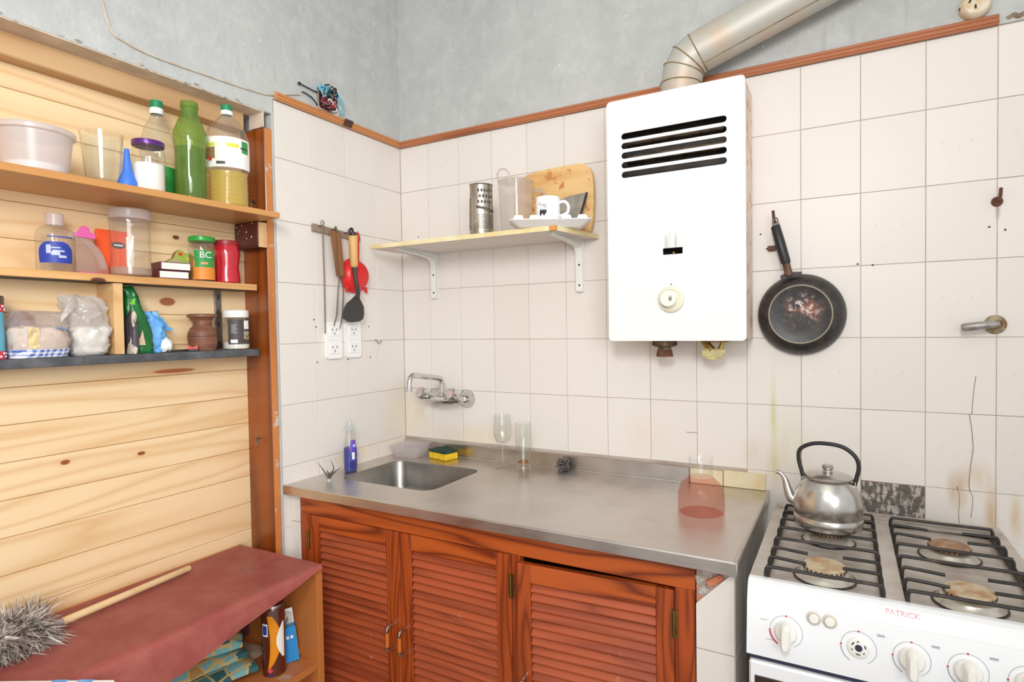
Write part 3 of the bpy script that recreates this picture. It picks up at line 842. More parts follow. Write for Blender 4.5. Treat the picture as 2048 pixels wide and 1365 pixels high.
# oilcloth: flat on top with a front drop that grows to the left, raised curl at the right corner
bm = B(); ny, nx = 40, 20
g = []
for i in range(ny + 1):
    v = i / ny; y = -.692 - v * 1.10
    row = []
    drop = .012 + .085 * min(1, max(0, (v - .02) / .35)) 
    for j in range(nx + 1):
        u = j / nx
        if u <= .72:
            s = u / .72; x = PX + .022 + s * (LX - PX - .017); z = LZ + .0040 + .0014 * mnoise.noise(Vector((x * 14, y * 9, 1)))
        else:
            s = (u - .72) / .28; x = LX + .0055 + .006 * math.sin(s * PI / 2) + .004 * mnoise.noise(Vector((0, y * 8, s * 2))) * s; z = LZ + .0036 - drop * s
        if v < .04: z += .006 * (1 - v / .04) * u
        row.append((x, y, z))
    g.append(row)
a_rings(bm, g, 0, closed=False)
bmesh.ops.solidify(bm, geom=bm.faces[:], thickness=.0014)
o = put('oilcloth', bm, MAROON, None, smooth=60)
o['label'] = 'dusty maroon oilcloth draped over the top of the low bookcase'; o['category'] = 'cloth'

# feather duster lying on the cloth
OZ = LZ + .0045
hd0 = Vector((.010, -1.243, OZ + .0125)); hd1 = Vector((-.035, -.889, OZ + .0095))
t = thing('feather_duster', 'grey feather duster with a pale wooden handle lying on the oilcloth', 'duster', hd0)
put('handle', a_tube(B(), [hd0.lerp(hd1, .07), hd1 - (hd1 - hd0).normalized() * .004, hd1], [.0092, .0088, .006], 12), HANDLEW, t, world=True)
d = (hd0 - hd1).normalized()
put('ferrule', a_tube(B(), [hd0 - d * .03, hd0 + d * .03], .0098, 12), SILVERT, t, world=True)
for nm, m, cnt in (('feathers', FEATH, 1500), ('pale_feathers', FEATHL, 1300)):
    bm = B()
    for i in range(cnt):
        s = random.random(); c = hd0 + d * (.02 + .10 * s)
        a = random.uniform(0, 2 * PI); u = d.orthogonal().normalized(); w = d.cross(u)
        out = (u * math.cos(a) + w * math.sin(a)); L = random.uniform(.05, .098)
        dirv = (out * random.uniform(.6, 1.1) + d * random.uniform(-.6, .9)).normalized()
        p1 = c + dirv * L * .55 + Vector((0, 0, .008)); p2 = c + dirv * L + Vector((random.uniform(-.015, .015), random.uniform(-.015, .015), random.uniform(-.02, .004)))
        for q in (p1, p2):
            q.z = max(q.z, OZ + .001); q.x = max(q.x, PX + .004)
        sd = dirv.cross(Vector((random.random() - .5, random.random() - .5, random.random() - .5)))  .normalized() * random.uniform(.0016, .0036)
        vs = [bm.verts.new(c), bm.verts.new(p1 + sd), bm.verts.new(p2), bm.verts.new(p1 - sd)]
        bm.faces.new(vs)
    put(nm, bm, m, t, world=True, smooth=0, kind='stuff')
# flat white and blue packet at the near end of the cloth
t = thing('flat_packet', 'white and blue flat packet lying on oilcloth in front of duster', 'packet', (.229, -1.4215, OZ), (0, 0, math.radians(28.1)))
put('packet', a_box(B(), -.18, .18, -.075, .075, 0.0005, .006, .002), LWHITE, t)
for k in (-.15, -.075, .06, .11): put('stripe', a_box(B(), k, k + .03, -.0752, .0752, .0055, .0064), BLUEBAG, t)

# contents of the bookcase
SZ = .4025
t = thing('spray_can', 'brown and orange spray can on the bookcase shelf', 'can', (.185, -.79, SZ))
put('body', a_lathe(B(), [(.028, 0), (.031, .003), (.031, .185), (.028, .192), (.024, .196)], 28), CANBR, t)
put('dome', a_lathe(B(), [(.029, .191), (.027, .196), (.018, .201), (.012, .203), (.012, .208), (0, .209)], 24), DULLMET, t)
fa = facing(.185, -.79)
bm = B(); rings = []
for i in range(25):
    z = .022 + .15 * i / 24; k = (i / 24); wdt = .95 * math.sin(PI * min(1, .12 + .86 * (1 - k))) ** .8
    off = .25 * math.sin(k * PI)
    rings.append([(.0314 * math.cos(fa + off - .55 + (wdt) * j / 8), .0314 * math.sin(fa + off - .55 + wdt * j / 8), z) for j in range(9)])
a_rings(bm, rings, closed=False); put('flame_print', bm, CANOR, t)
bm = B(); rings = []
for i in range(15):
    z = .05 + .10 * i / 14; k = i / 14; wdt = .75 * math.sin(PI * (.08 + .86 * k))
    rings.append([(.0317 * math.cos(fa + .95 - wdt + wdt * j / 6), .0317 * math.sin(fa + .95 - wdt + wdt * j / 6), z) for j in range(7)])
a_rings(bm, rings, closed=False); put('white_print', bm, LWHITE, t)
bm = B(); a_lathe(bm, [(.0316, .115), (.0316, .15)], 8, 0, None, False, False, a0=fa - 1.1, a1=fa - .5); put('sticker', bm, LWHITE, t)
bm = B(); a_lathe(bm, [(.0319, .12), (.0319, .145)], 8, 0, None, False, False, a0=fa - 1.03, a1=fa - .57); put('sticker_picture', bm, LBLUE, t)
bm = B(); a_plate(bm, [(-.008, 0), (0, -.009), (.008, 0), (0, .009)], .0, .0005, 'x', M=Rot(fa - .35, 'Z') @ Tr(.0315, 0, .02)); put('red_diamond', bm, REDPR, t)
bm = B(); a_box(bm, .0313, .0318, -.008, .008, .006, .009, M=Rot(fa - .35, 'Z')); put('blue_mark', bm, LBLUE, t)
t = thing('blister_box', 'blue carton with a clear blister top leaning beside the spray can', 'box', (.176, -.735, SZ), (math.radians(6), 0, math.radians(-36)))
bm = B(); a_box(bm, -.013, .014, -.0285, .029, .0005, .103, .001); put('carton', bm, BOXBL, t)
put('backing_card', a_box(B(), -.013, -.0115, -.028, .028, .103, .148, .0004), LWHITE, t)
bm = B(); a_box(bm, -.0113, .012, -.024, .024, .1035, .142, .007, seg=3); put('blister', bm, CPLAST, t)
put('bulb_inside', a_ball(B(), (0, 0, .123), .015, s=(.5, 1, 1)), CHROME, t)
bm = B(); a_plate(bm, [(-.013, .02), (-.004, .02), (.008, .10), (.013, .10), (-.001, .01), (-.013, .005)], .0291, .0296, 'y'); put('yellow_flash', bm, BOXYE, t)
bm = B(); a_plate(bm, [(-.029, .03), (-.022, .003), (-.005, .003), (-.012, .02)], .0141, .0145, 'x'); put('barcode_patch', bm, LWHITE, t)
bm = B()
for k in range(4): a_box(bm, .0141, .0145, -.02 + k * .011, -.013 + k * .011, .07, .078)
put('white_lettering', bm, LWHITE, t)

def cloth_slab(x0, x1, y0, y1, z, th, amp, seed, rot=0, nx=14, ny=14, edge=.004):
    """a folded cloth layer with rounded wavy faces"""
    bm = B(); top = []; bot = []
    cx, cy = (x0 + x1) / 2, (y0 + y1) / 2
    def P(u, v, zz):
        ru = (u - .5) * 2; rv = (v - .5) * 2
        x = x0 + (x1 - x0) * u + .006 * mnoise.noise(Vector((seed, v * 3, 0))); y = y0 + (y1 - y0) * v + .008 * mnoise.noise(Vector((u * 3, seed, 1)))
        e = max(abs(ru), abs(rv)) ** 6
        q = Rot(rot, 'Z') @ Vector((x - cx, y - cy, 0))
        w = amp * mnoise.noise(Vector((u * 3.2 + seed, v * 3.2, seed * .7)))
        return (q.x + cx, q.y + cy, z + zz * (1 - .5 * e) + max(w, -th * .3) * (zz / th))
    vt = [[bm.verts.new(P(i / nx, j / ny, th)) for j in range(ny + 1)] for i in range(nx + 1)]
    vb = [[bm.verts.new((a.co.x, a.co.y, z)) for a in r] for r in vt]
    for i in range(nx):
        for j in range(ny):
            bm.faces.new((vt[i][j], vt[i + 1][j], vt[i + 1][j + 1], vt[i][j + 1])); bm.faces.new((vb[i][j], vb[i][j + 1], vb[i + 1][j + 1], vb[i + 1][j]))
    for i in range(nx):
        bm.faces.new((vt[i][0], vb[i][0], vb[i + 1][0], vt[i + 1][0])); bm.faces.new((vt[i + 1][ny], vb[i + 1][ny], vb[i][ny], vt[i][ny]))
    for j in range(ny):
        bm.faces.new((vt[0][j + 1], vb[0][j + 1], vb[0][j], vt[0][j])); bm.faces.new((vt[nx][j], vb[nx][j], vb[nx][j + 1], vt[nx][j + 1]))
    return bm
t = thing('folded_cloth', 'cream folded cloth flat on the bookcase shelf under the patchwork', 'cloth', (.0, -.88, SZ))
put('fold', cloth_slab(-.085, .085, -1.05, -.735, SZ + .0005, .014, .003, 3.1, math.radians(4)), CREAMCL, t, world=True, smooth=50)
t = thing('patchwork_cloth', 'teal and ochre patchwork cloth folded in the bookcase', 'cloth', (.03, -.92, SZ + .016))
put('fold', cloth_slab(-.055, .125, -1.05, -.79, SZ + .0165, .022, .005, 7.7, math.radians(-20)), PATCH, t, world=True, smooth=50)
put('fold', cloth_slab(-.05, .09, -1.04, -.80, SZ + .040, .024, .008, 2.4, math.radians(-12)), PATCH, t, world=True, smooth=50)
put('fold', cloth_slab(-.045, .06, -1.02, -.79, SZ + .066, .03, .010, 5.4, math.radians(-25)), PATCH, t, world=True, smooth=50)
t = thing('green_cloth', 'dark green cloth bundle in front of the patchwork cloth', 'cloth', (.19, -1.0, SZ))
put('bundle', cloth_slab(.145, .235, -1.08, -.955, SZ + .001, .05, .012, 9.2, math.radians(-25)), GREENCL, t, world=True, smooth=60)
t = thing('maroon_bundle', 'dark maroon folded cloth at the back of the bookcase shelf', 'cloth', (-.06, -.75, SZ))
put('bundle', cloth_slab(-.095, -.035, -.79, -.715, SZ + .016, .10, .014, 4.2, 0), mat('dark_maroon_cloth', (84, 36, 48), .8), t, world=True, smooth=60)

# ================================================================== THINGS ON THE UPPER SHELF
def sz1(y): return 1.722 - .009 * (-.66 - y) / 1.09 + .0006
def jar(name, label, cat, loc, group=None): return thing(name, label, cat, loc, group=group)
y = -1.238; x = .025
t = thing('plastic_tub', 'milky white lidded plastic tub at left end of upper shelf', 'tub', (x, y, sz1(y)))
put('body', a_lathe(B(), [(0, 0), (.054, 0), (.058, .004), (.067, .085)], 36, cap1=False), MILK, t)
put('contents', a_lathe(B(), [(0, .002), (.053, .002), (.0555, .018), (0, .019)], 30), LWHITE, t)
put('lid', a_lathe(B(), [(.067, .084), (.073, .086), (.0735, .094), (.070, .098), (.062, .0985), (0, .0965)], 36), MILK, t)
y = -1.108; x = .03
t = thing('glass_tumbler', 'clear glass tumbler between the white tub and the blue funnel', 'glass', (x, y, sz1(y)))
put('glass', a_lathe(B(), [(0, 0), (.031, 0), (.034, .006), (.044, .124), (.0425, .124), (.0325, .012), (0, .011)], 30), GLASS, t)
y = -1.061; x = .045
t = thing('blue_funnel', 'small blue plastic funnel standing spout up beside tumbler', 'funnel', (x, y, sz1(y)))
put('cone', a_lathe(B(), [(.0215, 0), (.0215, .016), (.012, .038), (.010, .05), (.005, .098), (.0042, .098), (.009, .05), (.0105, .038), (.0195, .016), (.0195, 0)], 20, cap0=False, cap1=False), BLUEPL, t)
y = -1.013; x = .05
t = thing('sugar_jar', 'glass jar of white sugar with a purple lid', 'jar', (x, y, sz1(y)))
put('glass', a_lathe(B(), [(0, 0), (.034, 0), (.036, .004), (.036, .098), (.034, .108), (.031, .112), (.031, .118)], 28, cap1=False), GLASS, t)
put('sugar', a_lathe(B(), [(0, .002), (.033, .002), (.0345, .005), (.0345, .068), (0, .070)], 28), SUGAR, t)
put('lid', a_lathe(B(), [(.0355, .114), (.0362, .118), (.0355, .126), (0, .127)], 28), PURPLE, t)

def label_wrap(name, prof, a, half, m, t, n=14):
    return put(name, a_lathe(B(), prof, n, 0, None, False, False, a0=a - half, a1=a + half), m, t)
y = -.942; x = -.035
t = thing('oil_bottle', 'clear empty bottle with green and white cap behind sugar jar', 'bottle', (x, y, sz1(y)))
put('bottle', a_lathe(B(), [(0, 0), (.036, 0), (.039, .004), (.039, .09), (.0375, .10), (.042, .125), (.040, .155), (.030, .195), (.016, .222), (.0135, .232), (.0135, .243)], 30, cap1=False), CPLAST, t)
put('cap', a_lathe(B(), [(.0155, .238), (.0158, .252), (.0148, .268), (0, .2685)], 20), GREENCAP, t)
put('cap_ring', a_lathe(B(), [(.0152, .232), (.0165, .234), (.0165, .247), (.0158, .248)], 20, cap0=False, cap1=False), WHITEPL, t)
fa = facing(x, y)
label_wrap('label', [(.0396, .012), (.0396, .088)], fa + .35, .95, LGREEN, t)
label_wrap('label_print', [(.0399, .06), (.0399, .082)], fa - .45, .16, LYELLOW, t, 5)
label_wrap('label_picture', [(.0399, .03), (.0399, .06)], fa - .45, .16, LBROWN, t, 5)
label_wrap('barcode', [(.0400, .022), (.0400, .034)], fa + .25, .16, LGREY, t, 5)
y = -.892; x = .03
t = thing('green_bottle', 'open green glass bottle with a wide neck on the upper shelf', 'bottle', (x, y, sz1(y)))
put('glass', a_lathe(B(), [(0, 0), (.036, 0), (.038, .004), (.0385, .07), (.037, .12), (.0385, .145), (.0415, .165), (.0405, .185), (.030, .212), (.0215, .232), (.0205, .25), (.0225, .252), (.0225, .258), (.0215, .259), (.0215, .268), (.0195, .268), (.0185, .25), (.020, .232)], 32, cap1=False), GREENG, t)
put('green_liquid', a_lathe(B(), [(0, .004), (.0345, .004), (.0365, .07), (.0352, .12), (.0365, .143), (0, .144)], 28), clear('green_liquid', (214, 228, 150), .2, .1, (130, 174, 60), .3), t)
y = -.782; x = .03
t = thing('oil_bottle', 'large oil bottle with yellow oil, printed label and green cap', 'bottle', (x, y, sz1(y)))
pr = [(0, 0), (.048, 0), (.052, .004)]
for k in range(7): pr += [(.0525, .008 + k * .0125), (.0500, .0142 + k * .0125)]
pr += [(.052, .098), (.0575, .115), (.0585, .165), (.0575, .195), (.050, .22), (.030, .248), (.016, .262), (.0135, .268), (.0135, .275)]
put('bottle', a_lathe(B(), pr, 32, cap1=False), CPLAST, t)
put('oil', a_lathe(B(), [(0, .003), (.0475, .003), (.0505, .006), (.0485, .09), (.0505, .098), (0, .0985)], 30), OILM, t)
put('cap', a_lathe(B(), [(.015, .276), (.0155, .282), (.0148, .294), (0, .2945)], 20), GREENCAP, t)
put('cap_ring', a_lathe(B(), [(.0150, .266), (.0162, .268), (.0162, .277), (.0155, .278)], 20, cap0=False, cap1=False), WHITEPL, t)
fa = facing(x, y)
lp = lambda a, b: [(.0580 + .0008 * math.sin(PI * (a + (b - a) * i / 4 - .105) / .09), a + (b - a) * i / 4) for i in range(5)]
label_wrap('label', lp(.105, .19), fa, 1.25, LWHITE, t, 24)
lq = lambda a, b, e: [(r + e, z) for r, z in lp(a, b)]
label_wrap('label_yellow_band', lq(.162, .172, .0005), fa - .35, .85, LYELLOW, t)
label_wrap('label_picture', lq(.128, .160, .0005), fa - .7, .52, LBROWN, t)
label_wrap('nutrition_panel', lq(.108, .176, .0008), fa - .32, .26, mat('label_pale_green', (222, 228, 214), .5), t, 8)
label_wrap('barcode', lq(.112, .120, .0012), fa - .32, .2, LDARK, t, 6)
label_wrap('green_leaf_print', lq(.150, .184, .0005), fa + .85, .2, LGREEN, t, 6)
label_wrap('leaf_lettering', lq(.160, .165, .0009), fa + .8, .22, LDARK, t, 6)
label_wrap('tomato_print', lq(.122, .132, .0009), fa - .85, .1, REDPL, t, 5)

# ================================================================== THINGS ON THE MIDDLE SHELF
MZ = 1.5106
def sz2(y): return MZ + .005 * (-.658 - y) / 1.09
y = -1.172; x = -.06
t = thing('small_bottle', 'small clear bottle with dark blue oval label on middle shelf', 'bottle', (x, y, sz2(y)))
put('bottle', a_lathe(B(), [(0, 0), (.036, 0), (.0375, .003), (.0375, .085), (.034, .098), (.024, .106), (.017, .109), (.0165, .114)], 28, cap1=False), CPLAST, t)
put('cap', a_lathe(B(), [(.0178, .110), (.0178, .136), (.016, .1385), (0, .1385)], 22), MILK, t)
fa = facing(x, y)
bm = B(); rings = []
for i in range(13):
    z = .018 + .05 * i / 12; k = (i / 12 * 2 - 1) * .9 if i > 6 else (-.35 + i * .05); w = .95 * math.sqrt(max(.02, 1 - k * k))
    rings.append([(.0379 * math.cos(fa - w + 2 * w * j / 12), .0379 * math.sin(fa - w + 2 * w * j / 12), z) for j in range(13)])
a_rings(bm, rings, closed=False); put('label', bm, LBLUE, t)
bm = B()
for k, (da, z, w, h) in enumerate(((-.1, .052, .35, .003), (.15, .044, .3, .004), (.0, .036, .22, .008), (.35, .03, .2, .006), (-.35, .04, .12, .02))):
    a_lathe(bm, [(.0382, z), (.0382, z + h)], 6, 0, None, False, False, a0=fa + da - w, a1=fa + da + w)
put('white_lettering', bm, mat('label_silver_print', (186, 196, 220), .5), t, kind='stuff')
label_wrap('blue_line', [(.0378, .078), (.0378, .081)], fa + .3, .7, LBLUE, t)

y = -1.112; x = -.066
t = thing('napkin_holder', 'frosted rounded plastic holder with a pink heart top and pink base', 'holder', (x, y, sz2(y)))
a = math.radians(110)
Mh = Rot(a, 'Z')
prof = [(-.032, .003), (.058, .003)] + [(-.032 + .09 * math.cos(u), .003 + .088 * math.sin(u)) for u in [PI / 2 * i / 10 for i in range(1, 11)]]
bm = B(); a_plate(bm, prof, -.014, -.0115, 'y', M=Mh); put('frosted_panel', bm, FROST, t)
bm = B(); a_plate(bm, prof, .0115, .014, 'y', M=Mh); put('frosted_panel', bm, FROST, t)
bm = B(); a_tube(bm, [tuple(Mh @ Vector((p[0], 0, p[1]))) for p in prof[2:]], .0085, 8)
put('curved_rim', bm, MILK, t)
bm = B(); a_box(bm, -.02, .04, -.0145, .0145, 0, .004, .001, M=Mh); put('pink_base', bm, PINKPL, t)
bm = B(); hz = .088
heart = [(-.03, hz), (.02, hz), (.021, hz + .012), (.008, hz + .015), (.002, hz + .026), (-.008, hz + .029), (-.017, hz + .024), (-.022, hz + .014), (-.03, hz + .010)]
a_plate(bm, heart, -.016, -.009, 'y', M=Mh); put('pink_heart', bm, PINKPL, t)
y = -1.030; x = -.1045
t = thing('orange_packet', 'orange packet with a dark oval badge behind the tall clear jar', 'packet', (x, y, sz2(y)), (0, 0, 0))
a_ = math.radians(0)
put('packet', a_box(B(), -.005, .005, -.036, .04, .0006, .123, .002), ORANGE, t)
put('badge', a_plate(B(), [(.015 + .017 * math.cos(u * .4), .085 + .009 * math.sin(u * .4)) for u in range(16)], .0051, .0056, 'x'), LDARK, t)
put('badge_print', a_box(B(), .0056, .0059, .004, .026, .083, .087), LWHITE, t)
put('white_side_print', a_box(B(), .0051, .0055, .034, .0395, .03, .11), LWHITE, t)
y = -1.004; x = -.062
t = thing('storage_jar', 'tall clear plastic jar with a whitish screw lid on middle shelf', 'jar', (x, y, sz2(y)))
put('body', a_lathe(B(), [(0, 0), (.043, 0), (.047, .004), (.048, .02), (.0455, .035), (.0455, .135), (.047, .142), (.0455, .15)], 32, cap1=False), CPLAST, t)
put('powder', a_lathe(B(), [(0, .002), (.043, .002), (.046, .006), (.046, .022), (0, .024)], 28), clear('beige_powder', (240, 224, 206), .2, .3, (222, 200, 180), .6), t)
put('lid', a_lathe(B(), [(.0478, .150), (.0485, .152), (.0485, .172), (.046, .1755), (0, .1765)], 32), MILK, t)
z0 = sz2(-.91)
for i, (w, zz, lab) in enumerate(((.0, 0, 'dark red book with white pages, lower one of the two stacked small books'), (.006, .023, 'dark red book with white pages, upper one of the two stacked small books'))):
    t = thing('small_book', lab, 'book', (-.059 + w, -.906 + w * .3, z0 + zz), (0, 0, math.radians(-9)))
    put('page_block', a_box(B(), -.032, .0302, -.036, .036, .0022, .0198), PAPER, t)
    bm = B(); a_box(bm, -.033, .031, -.038, .037, .0004, .0021); a_box(bm, -.033, .031, -.038, .037, .0199, .0218); a_box(bm, -.033, .031, -.0395, -.037, .0004, .0218, .0006)
    put('cover', bm, BOOKR, t)
y = -.846; x = -.1025
t = thing('tulip_napkin_holder', 'green painted wooden holder with tulip cut-outs behind the small books', 'holder', (x, y, sz2(y)))
prof = [(-.045, .004), (.042, .004), (.042, .068), (.030, .072), (.022, .085), (.005, .083), (-.006, .092), (-.018, .084), (-.026, .066), (-.045, .055)]
put('front_panel', a_plate(B(), prof, .004, .0075, 'x'), mat('lime_paint', (164, 190, 84), .6), t)
put('back_panel', a_plate(B(), prof, -.0085, -.005, 'x'), LBROWN, t)
put('base', a_box(B(), -.009, .0095, -.045, .05, .0005, .007, .001), mat('brick_red_base', (176, 84, 52), .6), t)
for c, m in (((-.008, .078), 'tulip_red'), ((-.022, .056), 'tulip_pink'), ((.014, .066), 'tulip_yellow'), ((.014, .05), 'tulip_pale')):
    colr = dict(tulip_red=(230, 70, 50), tulip_pink=(216, 150, 190), tulip_yellow=(220, 216, 90), tulip_pale=(206, 206, 190))[m]
    put('tulip', a_plate(B(), [(c[0] - .006, c[1]), (c[0], c[1] - .006), (c[0] + .006, c[1]), (c[0] + .006, c[1] + .007), (c[0] + .002, c[1] + .003), (c[0], c[1] + .008), (c[0] - .002, c[1] + .003), (c[0] - .006, c[1] + .007)],   .0076, .0088, 'x'), mat(m, colr, .6), t)
wavy = lambda a: [(a, 0), (a + .0005, .03), (a - .004, .05), (a + .001, .08), (a + .0008, .10)]
y = -.812; x = -.058
t = thing('jam_jar', 'curvy glass jar with green lid and green and orange label on middle shelf', 'jar', (x, y, sz2(y)))
cur = [(.031, 0), (.033, .003), (.0335, .03), (.031, .05), (.0325, .07), (.0355, .09), (.0345, .105), (.031, .113), (.031, .118)]
put('glass', a_lathe(B(), [(0, 0)] + cur, 28, cap1=False), GLASS, t)
put('lid', a_lathe(B(), [(.0350, .116), (.0358, .119), (.035, .128), (.032, .130), (0, .1305)], 28), GREENLID, t)
fa = facing(x, y) + .12
cw = lambda a, b, e: [(([r for r, z in cur if z <= q][-1]) * 0 + (.0335 - .0025 * max(0, 1 - abs(q - .05) / .02) if q < .07 else .0325 + .003 * min(1, (q - .07) / .02)) + e, q) for q in [a + (b - a) * i / 6 for i in range(7)]]
label_wrap('label', cw(.004, .06, .0006), fa, 1.1, LORANGE, t, 18)
label_wrap('label_top', cw(.04, .088, .0009), fa + .1, .85, LGREEN, t, 16)
label_wrap('brown_side_label', cw(.004, .075, .0008), fa - 1.25, .32, LBROWN, t, 6)
label_wrap('small_orange_mark', cw(.048, .054, .0013), fa + .05, .3, mat('salmon_print', (232, 150, 110), .5), t, 6)
bm = B(); a_text(bm, 'BC', .026, Rot(fa + .12, 'Z') @ Tr(.0362, 0, .074) @ Rot(PI / 2, 'Z') @ Rot(PI / 2, 'X'), .0004); put('lettering', bm, LWHITE, t)
y = -.735; x = -.058
t = thing('red_jar', 'curvy dark red glass jar with a red lid on middle shelf', 'jar', (x, y, sz2(y)))
put('glass', a_lathe(B(), [(0, 0), (.034, 0), (.037, .003), (.036, .02), (.033, .045), (.033, .055), (.0375, .085), (.037, .10), (.033, .113), (.033, .118)], 30), REDJAR, t)
put('lid', a_lathe(B(), [(.0352, .115), (.0358, .118), (.0352, .126), (.033, .128), (0, .1285)], 28), mat('dark_red_lid', (150, 34, 44), .4), t)

# ================================================================== THINGS ON THE DARK GREY SHELF
def sz3(y): return 1.3086 + .002 * (-.658 - y) / 1.09
y = -1.309; x = -.055
t = thing('turquoise_tin', 'tall turquoise tin with red dotted bands at left end of grey shelf', 'tin', (x, y, sz3(y)))
put('body', a_lathe(B(), [(.032, .012), (.032, .108)], 26, cap0=False, cap1=False), TURQ, t)
put('dotted_band', a_lathe(B(), [(0, 0), (.0325, 0), (.0325, .018), (.032, .018)], 26, cap1=False), REDDOT, t)
put('dotted_band', a_lathe(B(), [(.032, .104), (.0325, .104), (.0325, .122), (.032, .122)], 26, cap0=False), REDDOT, t)
put('lid', a_lathe(B(), [(.033, .1225), (.033, .138), (.031, .140), (0, .140)], 26), DULLMET, t)
bm = B()
for k in range(12):
    for zz in (.006, .013, .110, .117):
        a = k * .52 + (.26 if zz in (.013, .117) else 0)
        a_ball(bm, (.0325 * math.cos(a), .0325 * math.sin(a), zz), .0028, s=(.8, .8, 1), n=6)
put('white_dot', bm, LWHITE, t, kind='stuff')

def a_bag(bm, prof, n=44, amp=.004, seed=0., M=None, mi=0, cap1=True, ang=None, off=0.):
    """crumpled bag; prof: (rx, ry, z, cx, cy); ang: only this sector of the skin, lifted by off"""
    P5 = [tuple(q) + (0, 0) if len(q) == 3 else tuple(q) for q in prof]
    fine = []
    for a, b in zip(P5, P5[1:]):
        for k in range(4): fine.append([a[m] + (b[m] - a[m]) * k / 4 for m in range(5)])
    fine.append(list(P5[-1]))
    rings = []
    for rx, ry, z, cx, cy in fine:
        r = []
        for k in range(n):
            a = 2 * PI * k / n if ang is None else ang[0] + (ang[1] - ang[0]) * k / (n - 1)
            c, s = math.cos(a), math.sin(a)
            c = math.copysign(abs(c) ** .75, c); s = math.copysign(abs(s) ** .75, s)
            w1 = mnoise.noise(Vector((c * 2 + seed, s * 2, z * 30)))
            w2 = abs(mnoise.noise(Vector((c * 4 + seed, s * 4 + z * 25, z * 60)))) - .2
            w3 = abs(mnoise.noise(Vector((c * 9 + z * 40, s * 9, z * 120 + seed)))) - .2
            f = 1 if z > .004 else .3
            d = f * amp * (w1 + 1.2 * w2 + .6 * w3)
            p = Vector((cx + rx * c + (d + off) * c, cy + ry * s + (d + off) * s, z + amp * .5 * w1 * f))
            r.append(tuple(M @ p) if M is not None else tuple(p))
        rings.append(r)
    return a_rings(bm, rings, mi, True, cap1, closed=ang is None)
y = -1.214; x = -.062
t = thing('pasta_bag', 'crumpled plastic bag of pasta with blue gingham base strip', 'bag', (x, y, sz3(y)), (0, 0, math.radians(8)))
put('bag', a_bag(B(), [(.038, .056, .0), (.044, .057, .012), (.046, .059, .035), (.046, .058, .055), (.043, .056, .07), (.034, .057, .086, -.002, .0), (.018, .057, .098, -.004, .006), (.005, .058, .108, -.004, .012)], amp=.007, seed=2.), clear('pasta_bag_film', (250, 249, 250), .9, .15, (240, 238, 244), .28), t, smooth=60)
put('pasta', a_bag(B(), [(.035, .053, .002), (.0415, .0545, .012), (.0435, .0565, .035), (.0435, .0555, .055), (.039, .056, .068), (.02, .03, .073)], amp=.006, seed=2.), PASTAC, t, smooth=60)
put('gingham_strip', a_bag(B(), [(.0395, .0575, .0004), (.0455, .058, .011), (.0475, .0605, .020)], amp=.006, seed=2., cap1=False), GING, t, smooth=60)
put('yellow_print', a_bag(B(), [(.044, .061, .022), (.046, .064, .035), (.046, .063, .055), (.043, .060, .07)], n=8, amp=.007, seed=2., ang=(-.55, -.2), off=.0006), mat('pale_yellow_print', (232, 208, 150), .6), t, smooth=60)
put('blue_print', a_bag(B(), [(.0437, .0606, .066), (.043, .060, .070)], n=10, amp=.007, seed=2., ang=(.1, 1.0), off=.0008), mat('pale_blue_print', (130, 160, 220), .6), t, smooth=60)
y = -1.112; x = -.063
t = thing('flour_bag', 'white plastic bag of flour with a folded-over top beside the divider', 'bag', (x, y, sz3(y)), (0, 0, math.radians(4)))
put('bag', a_bag(B(), [(.034, .033, .0), (.041, .038, .008), (.043, .040, .03), (.042, .039, .055), (.041, .038, .075), (.040, .038, .095), (.036, .042, .112, .0, -.002), (.028, .044, .128, .002, -.008), (.017, .042, .140, .006, -.018), (.009, .03, .146, .01, -.03)], amp=.009, seed=5.), WBAG, t, smooth=60)
put('flour', a_bag(B(), [(.031, .030, .002), (.038, .035, .010), (.040, .037, .03), (.039, .036, .055), (.030, .034, .07)], amp=.007, seed=5.), FLOURC, t, smooth=60)
bm = B(); fl = []
for i in range(9):
    u = i / 8; r_ = []
    for j in range(7):
        v = j / 6
        r_.append((.02 + .018 * math.sin(u * 2.6) + .004 * mnoise.noise(Vector((u * 4, v * 4, 3))), -.028 - .042 * u + .012 * (v - .5) * (1 - u), .140 - .05 * u * u + .006 * math.sin(v * 5) - .026 * (v - .5) * (1 - .8 * u)))
    fl.append(r_)
a_rings(bm, fl, closed=False); bmesh.ops.solidify(bm, geom=bm.faces[:], thickness=.0008)
put('folded_flap', bm, WBAG, t, smooth=60)
y = -1.018; x = -.045
t = thing('narrow_packet', 'narrow dark and cream packet between the divider and the green packet', 'packet', (x, y, sz3(y)))
put('packet', a_bag(B(), [(.024, .0085, 0), (.025, .010, .03), (.024, .009, .075), (.020, .007, .098), (.016, .002, .112)], amp=.002, seed=3.), PACKDK, t, smooth=60)
y = -.990; x = -.065
t = thing('green_packet', 'tall green foil packet leaning against the shelf divider', 'packet', (x, y, sz3(y)))
put('packet', a_bag(B(), [(.028, .026, 0), (.030, .030, .02), (.029, .028, .06, 0, -.004), (.025, .022, .11, 0, -.011), (.018, .015, .15, 0, -.019), (.010, .012, .170, 0, -.023), (.002, .012, .178, 0, -.025)], amp=.004, seed=8.), GREENPK, t, smooth=60)
fa = facing(x, y)
put('beige_print', a_plate(B(), [(-.02, .022), (.012, .022), (.006, .062), (.0, .042), (-.012, .03)], .0345, .036, 'x', M=Rot(fa * .8, 'Z')), mat('beige_print', (196, 170, 140), .5), t)
put('leaf_print', a_plate(B(), [(-.012, .13), (.0, .128), (.002, .146), (-.008, .142)], .018, .024, 'x', M=Rot(fa * .5, 'Z') @ Tr(0, -.012, 0)), mat('lime_print', (110, 190, 50), .5), t)
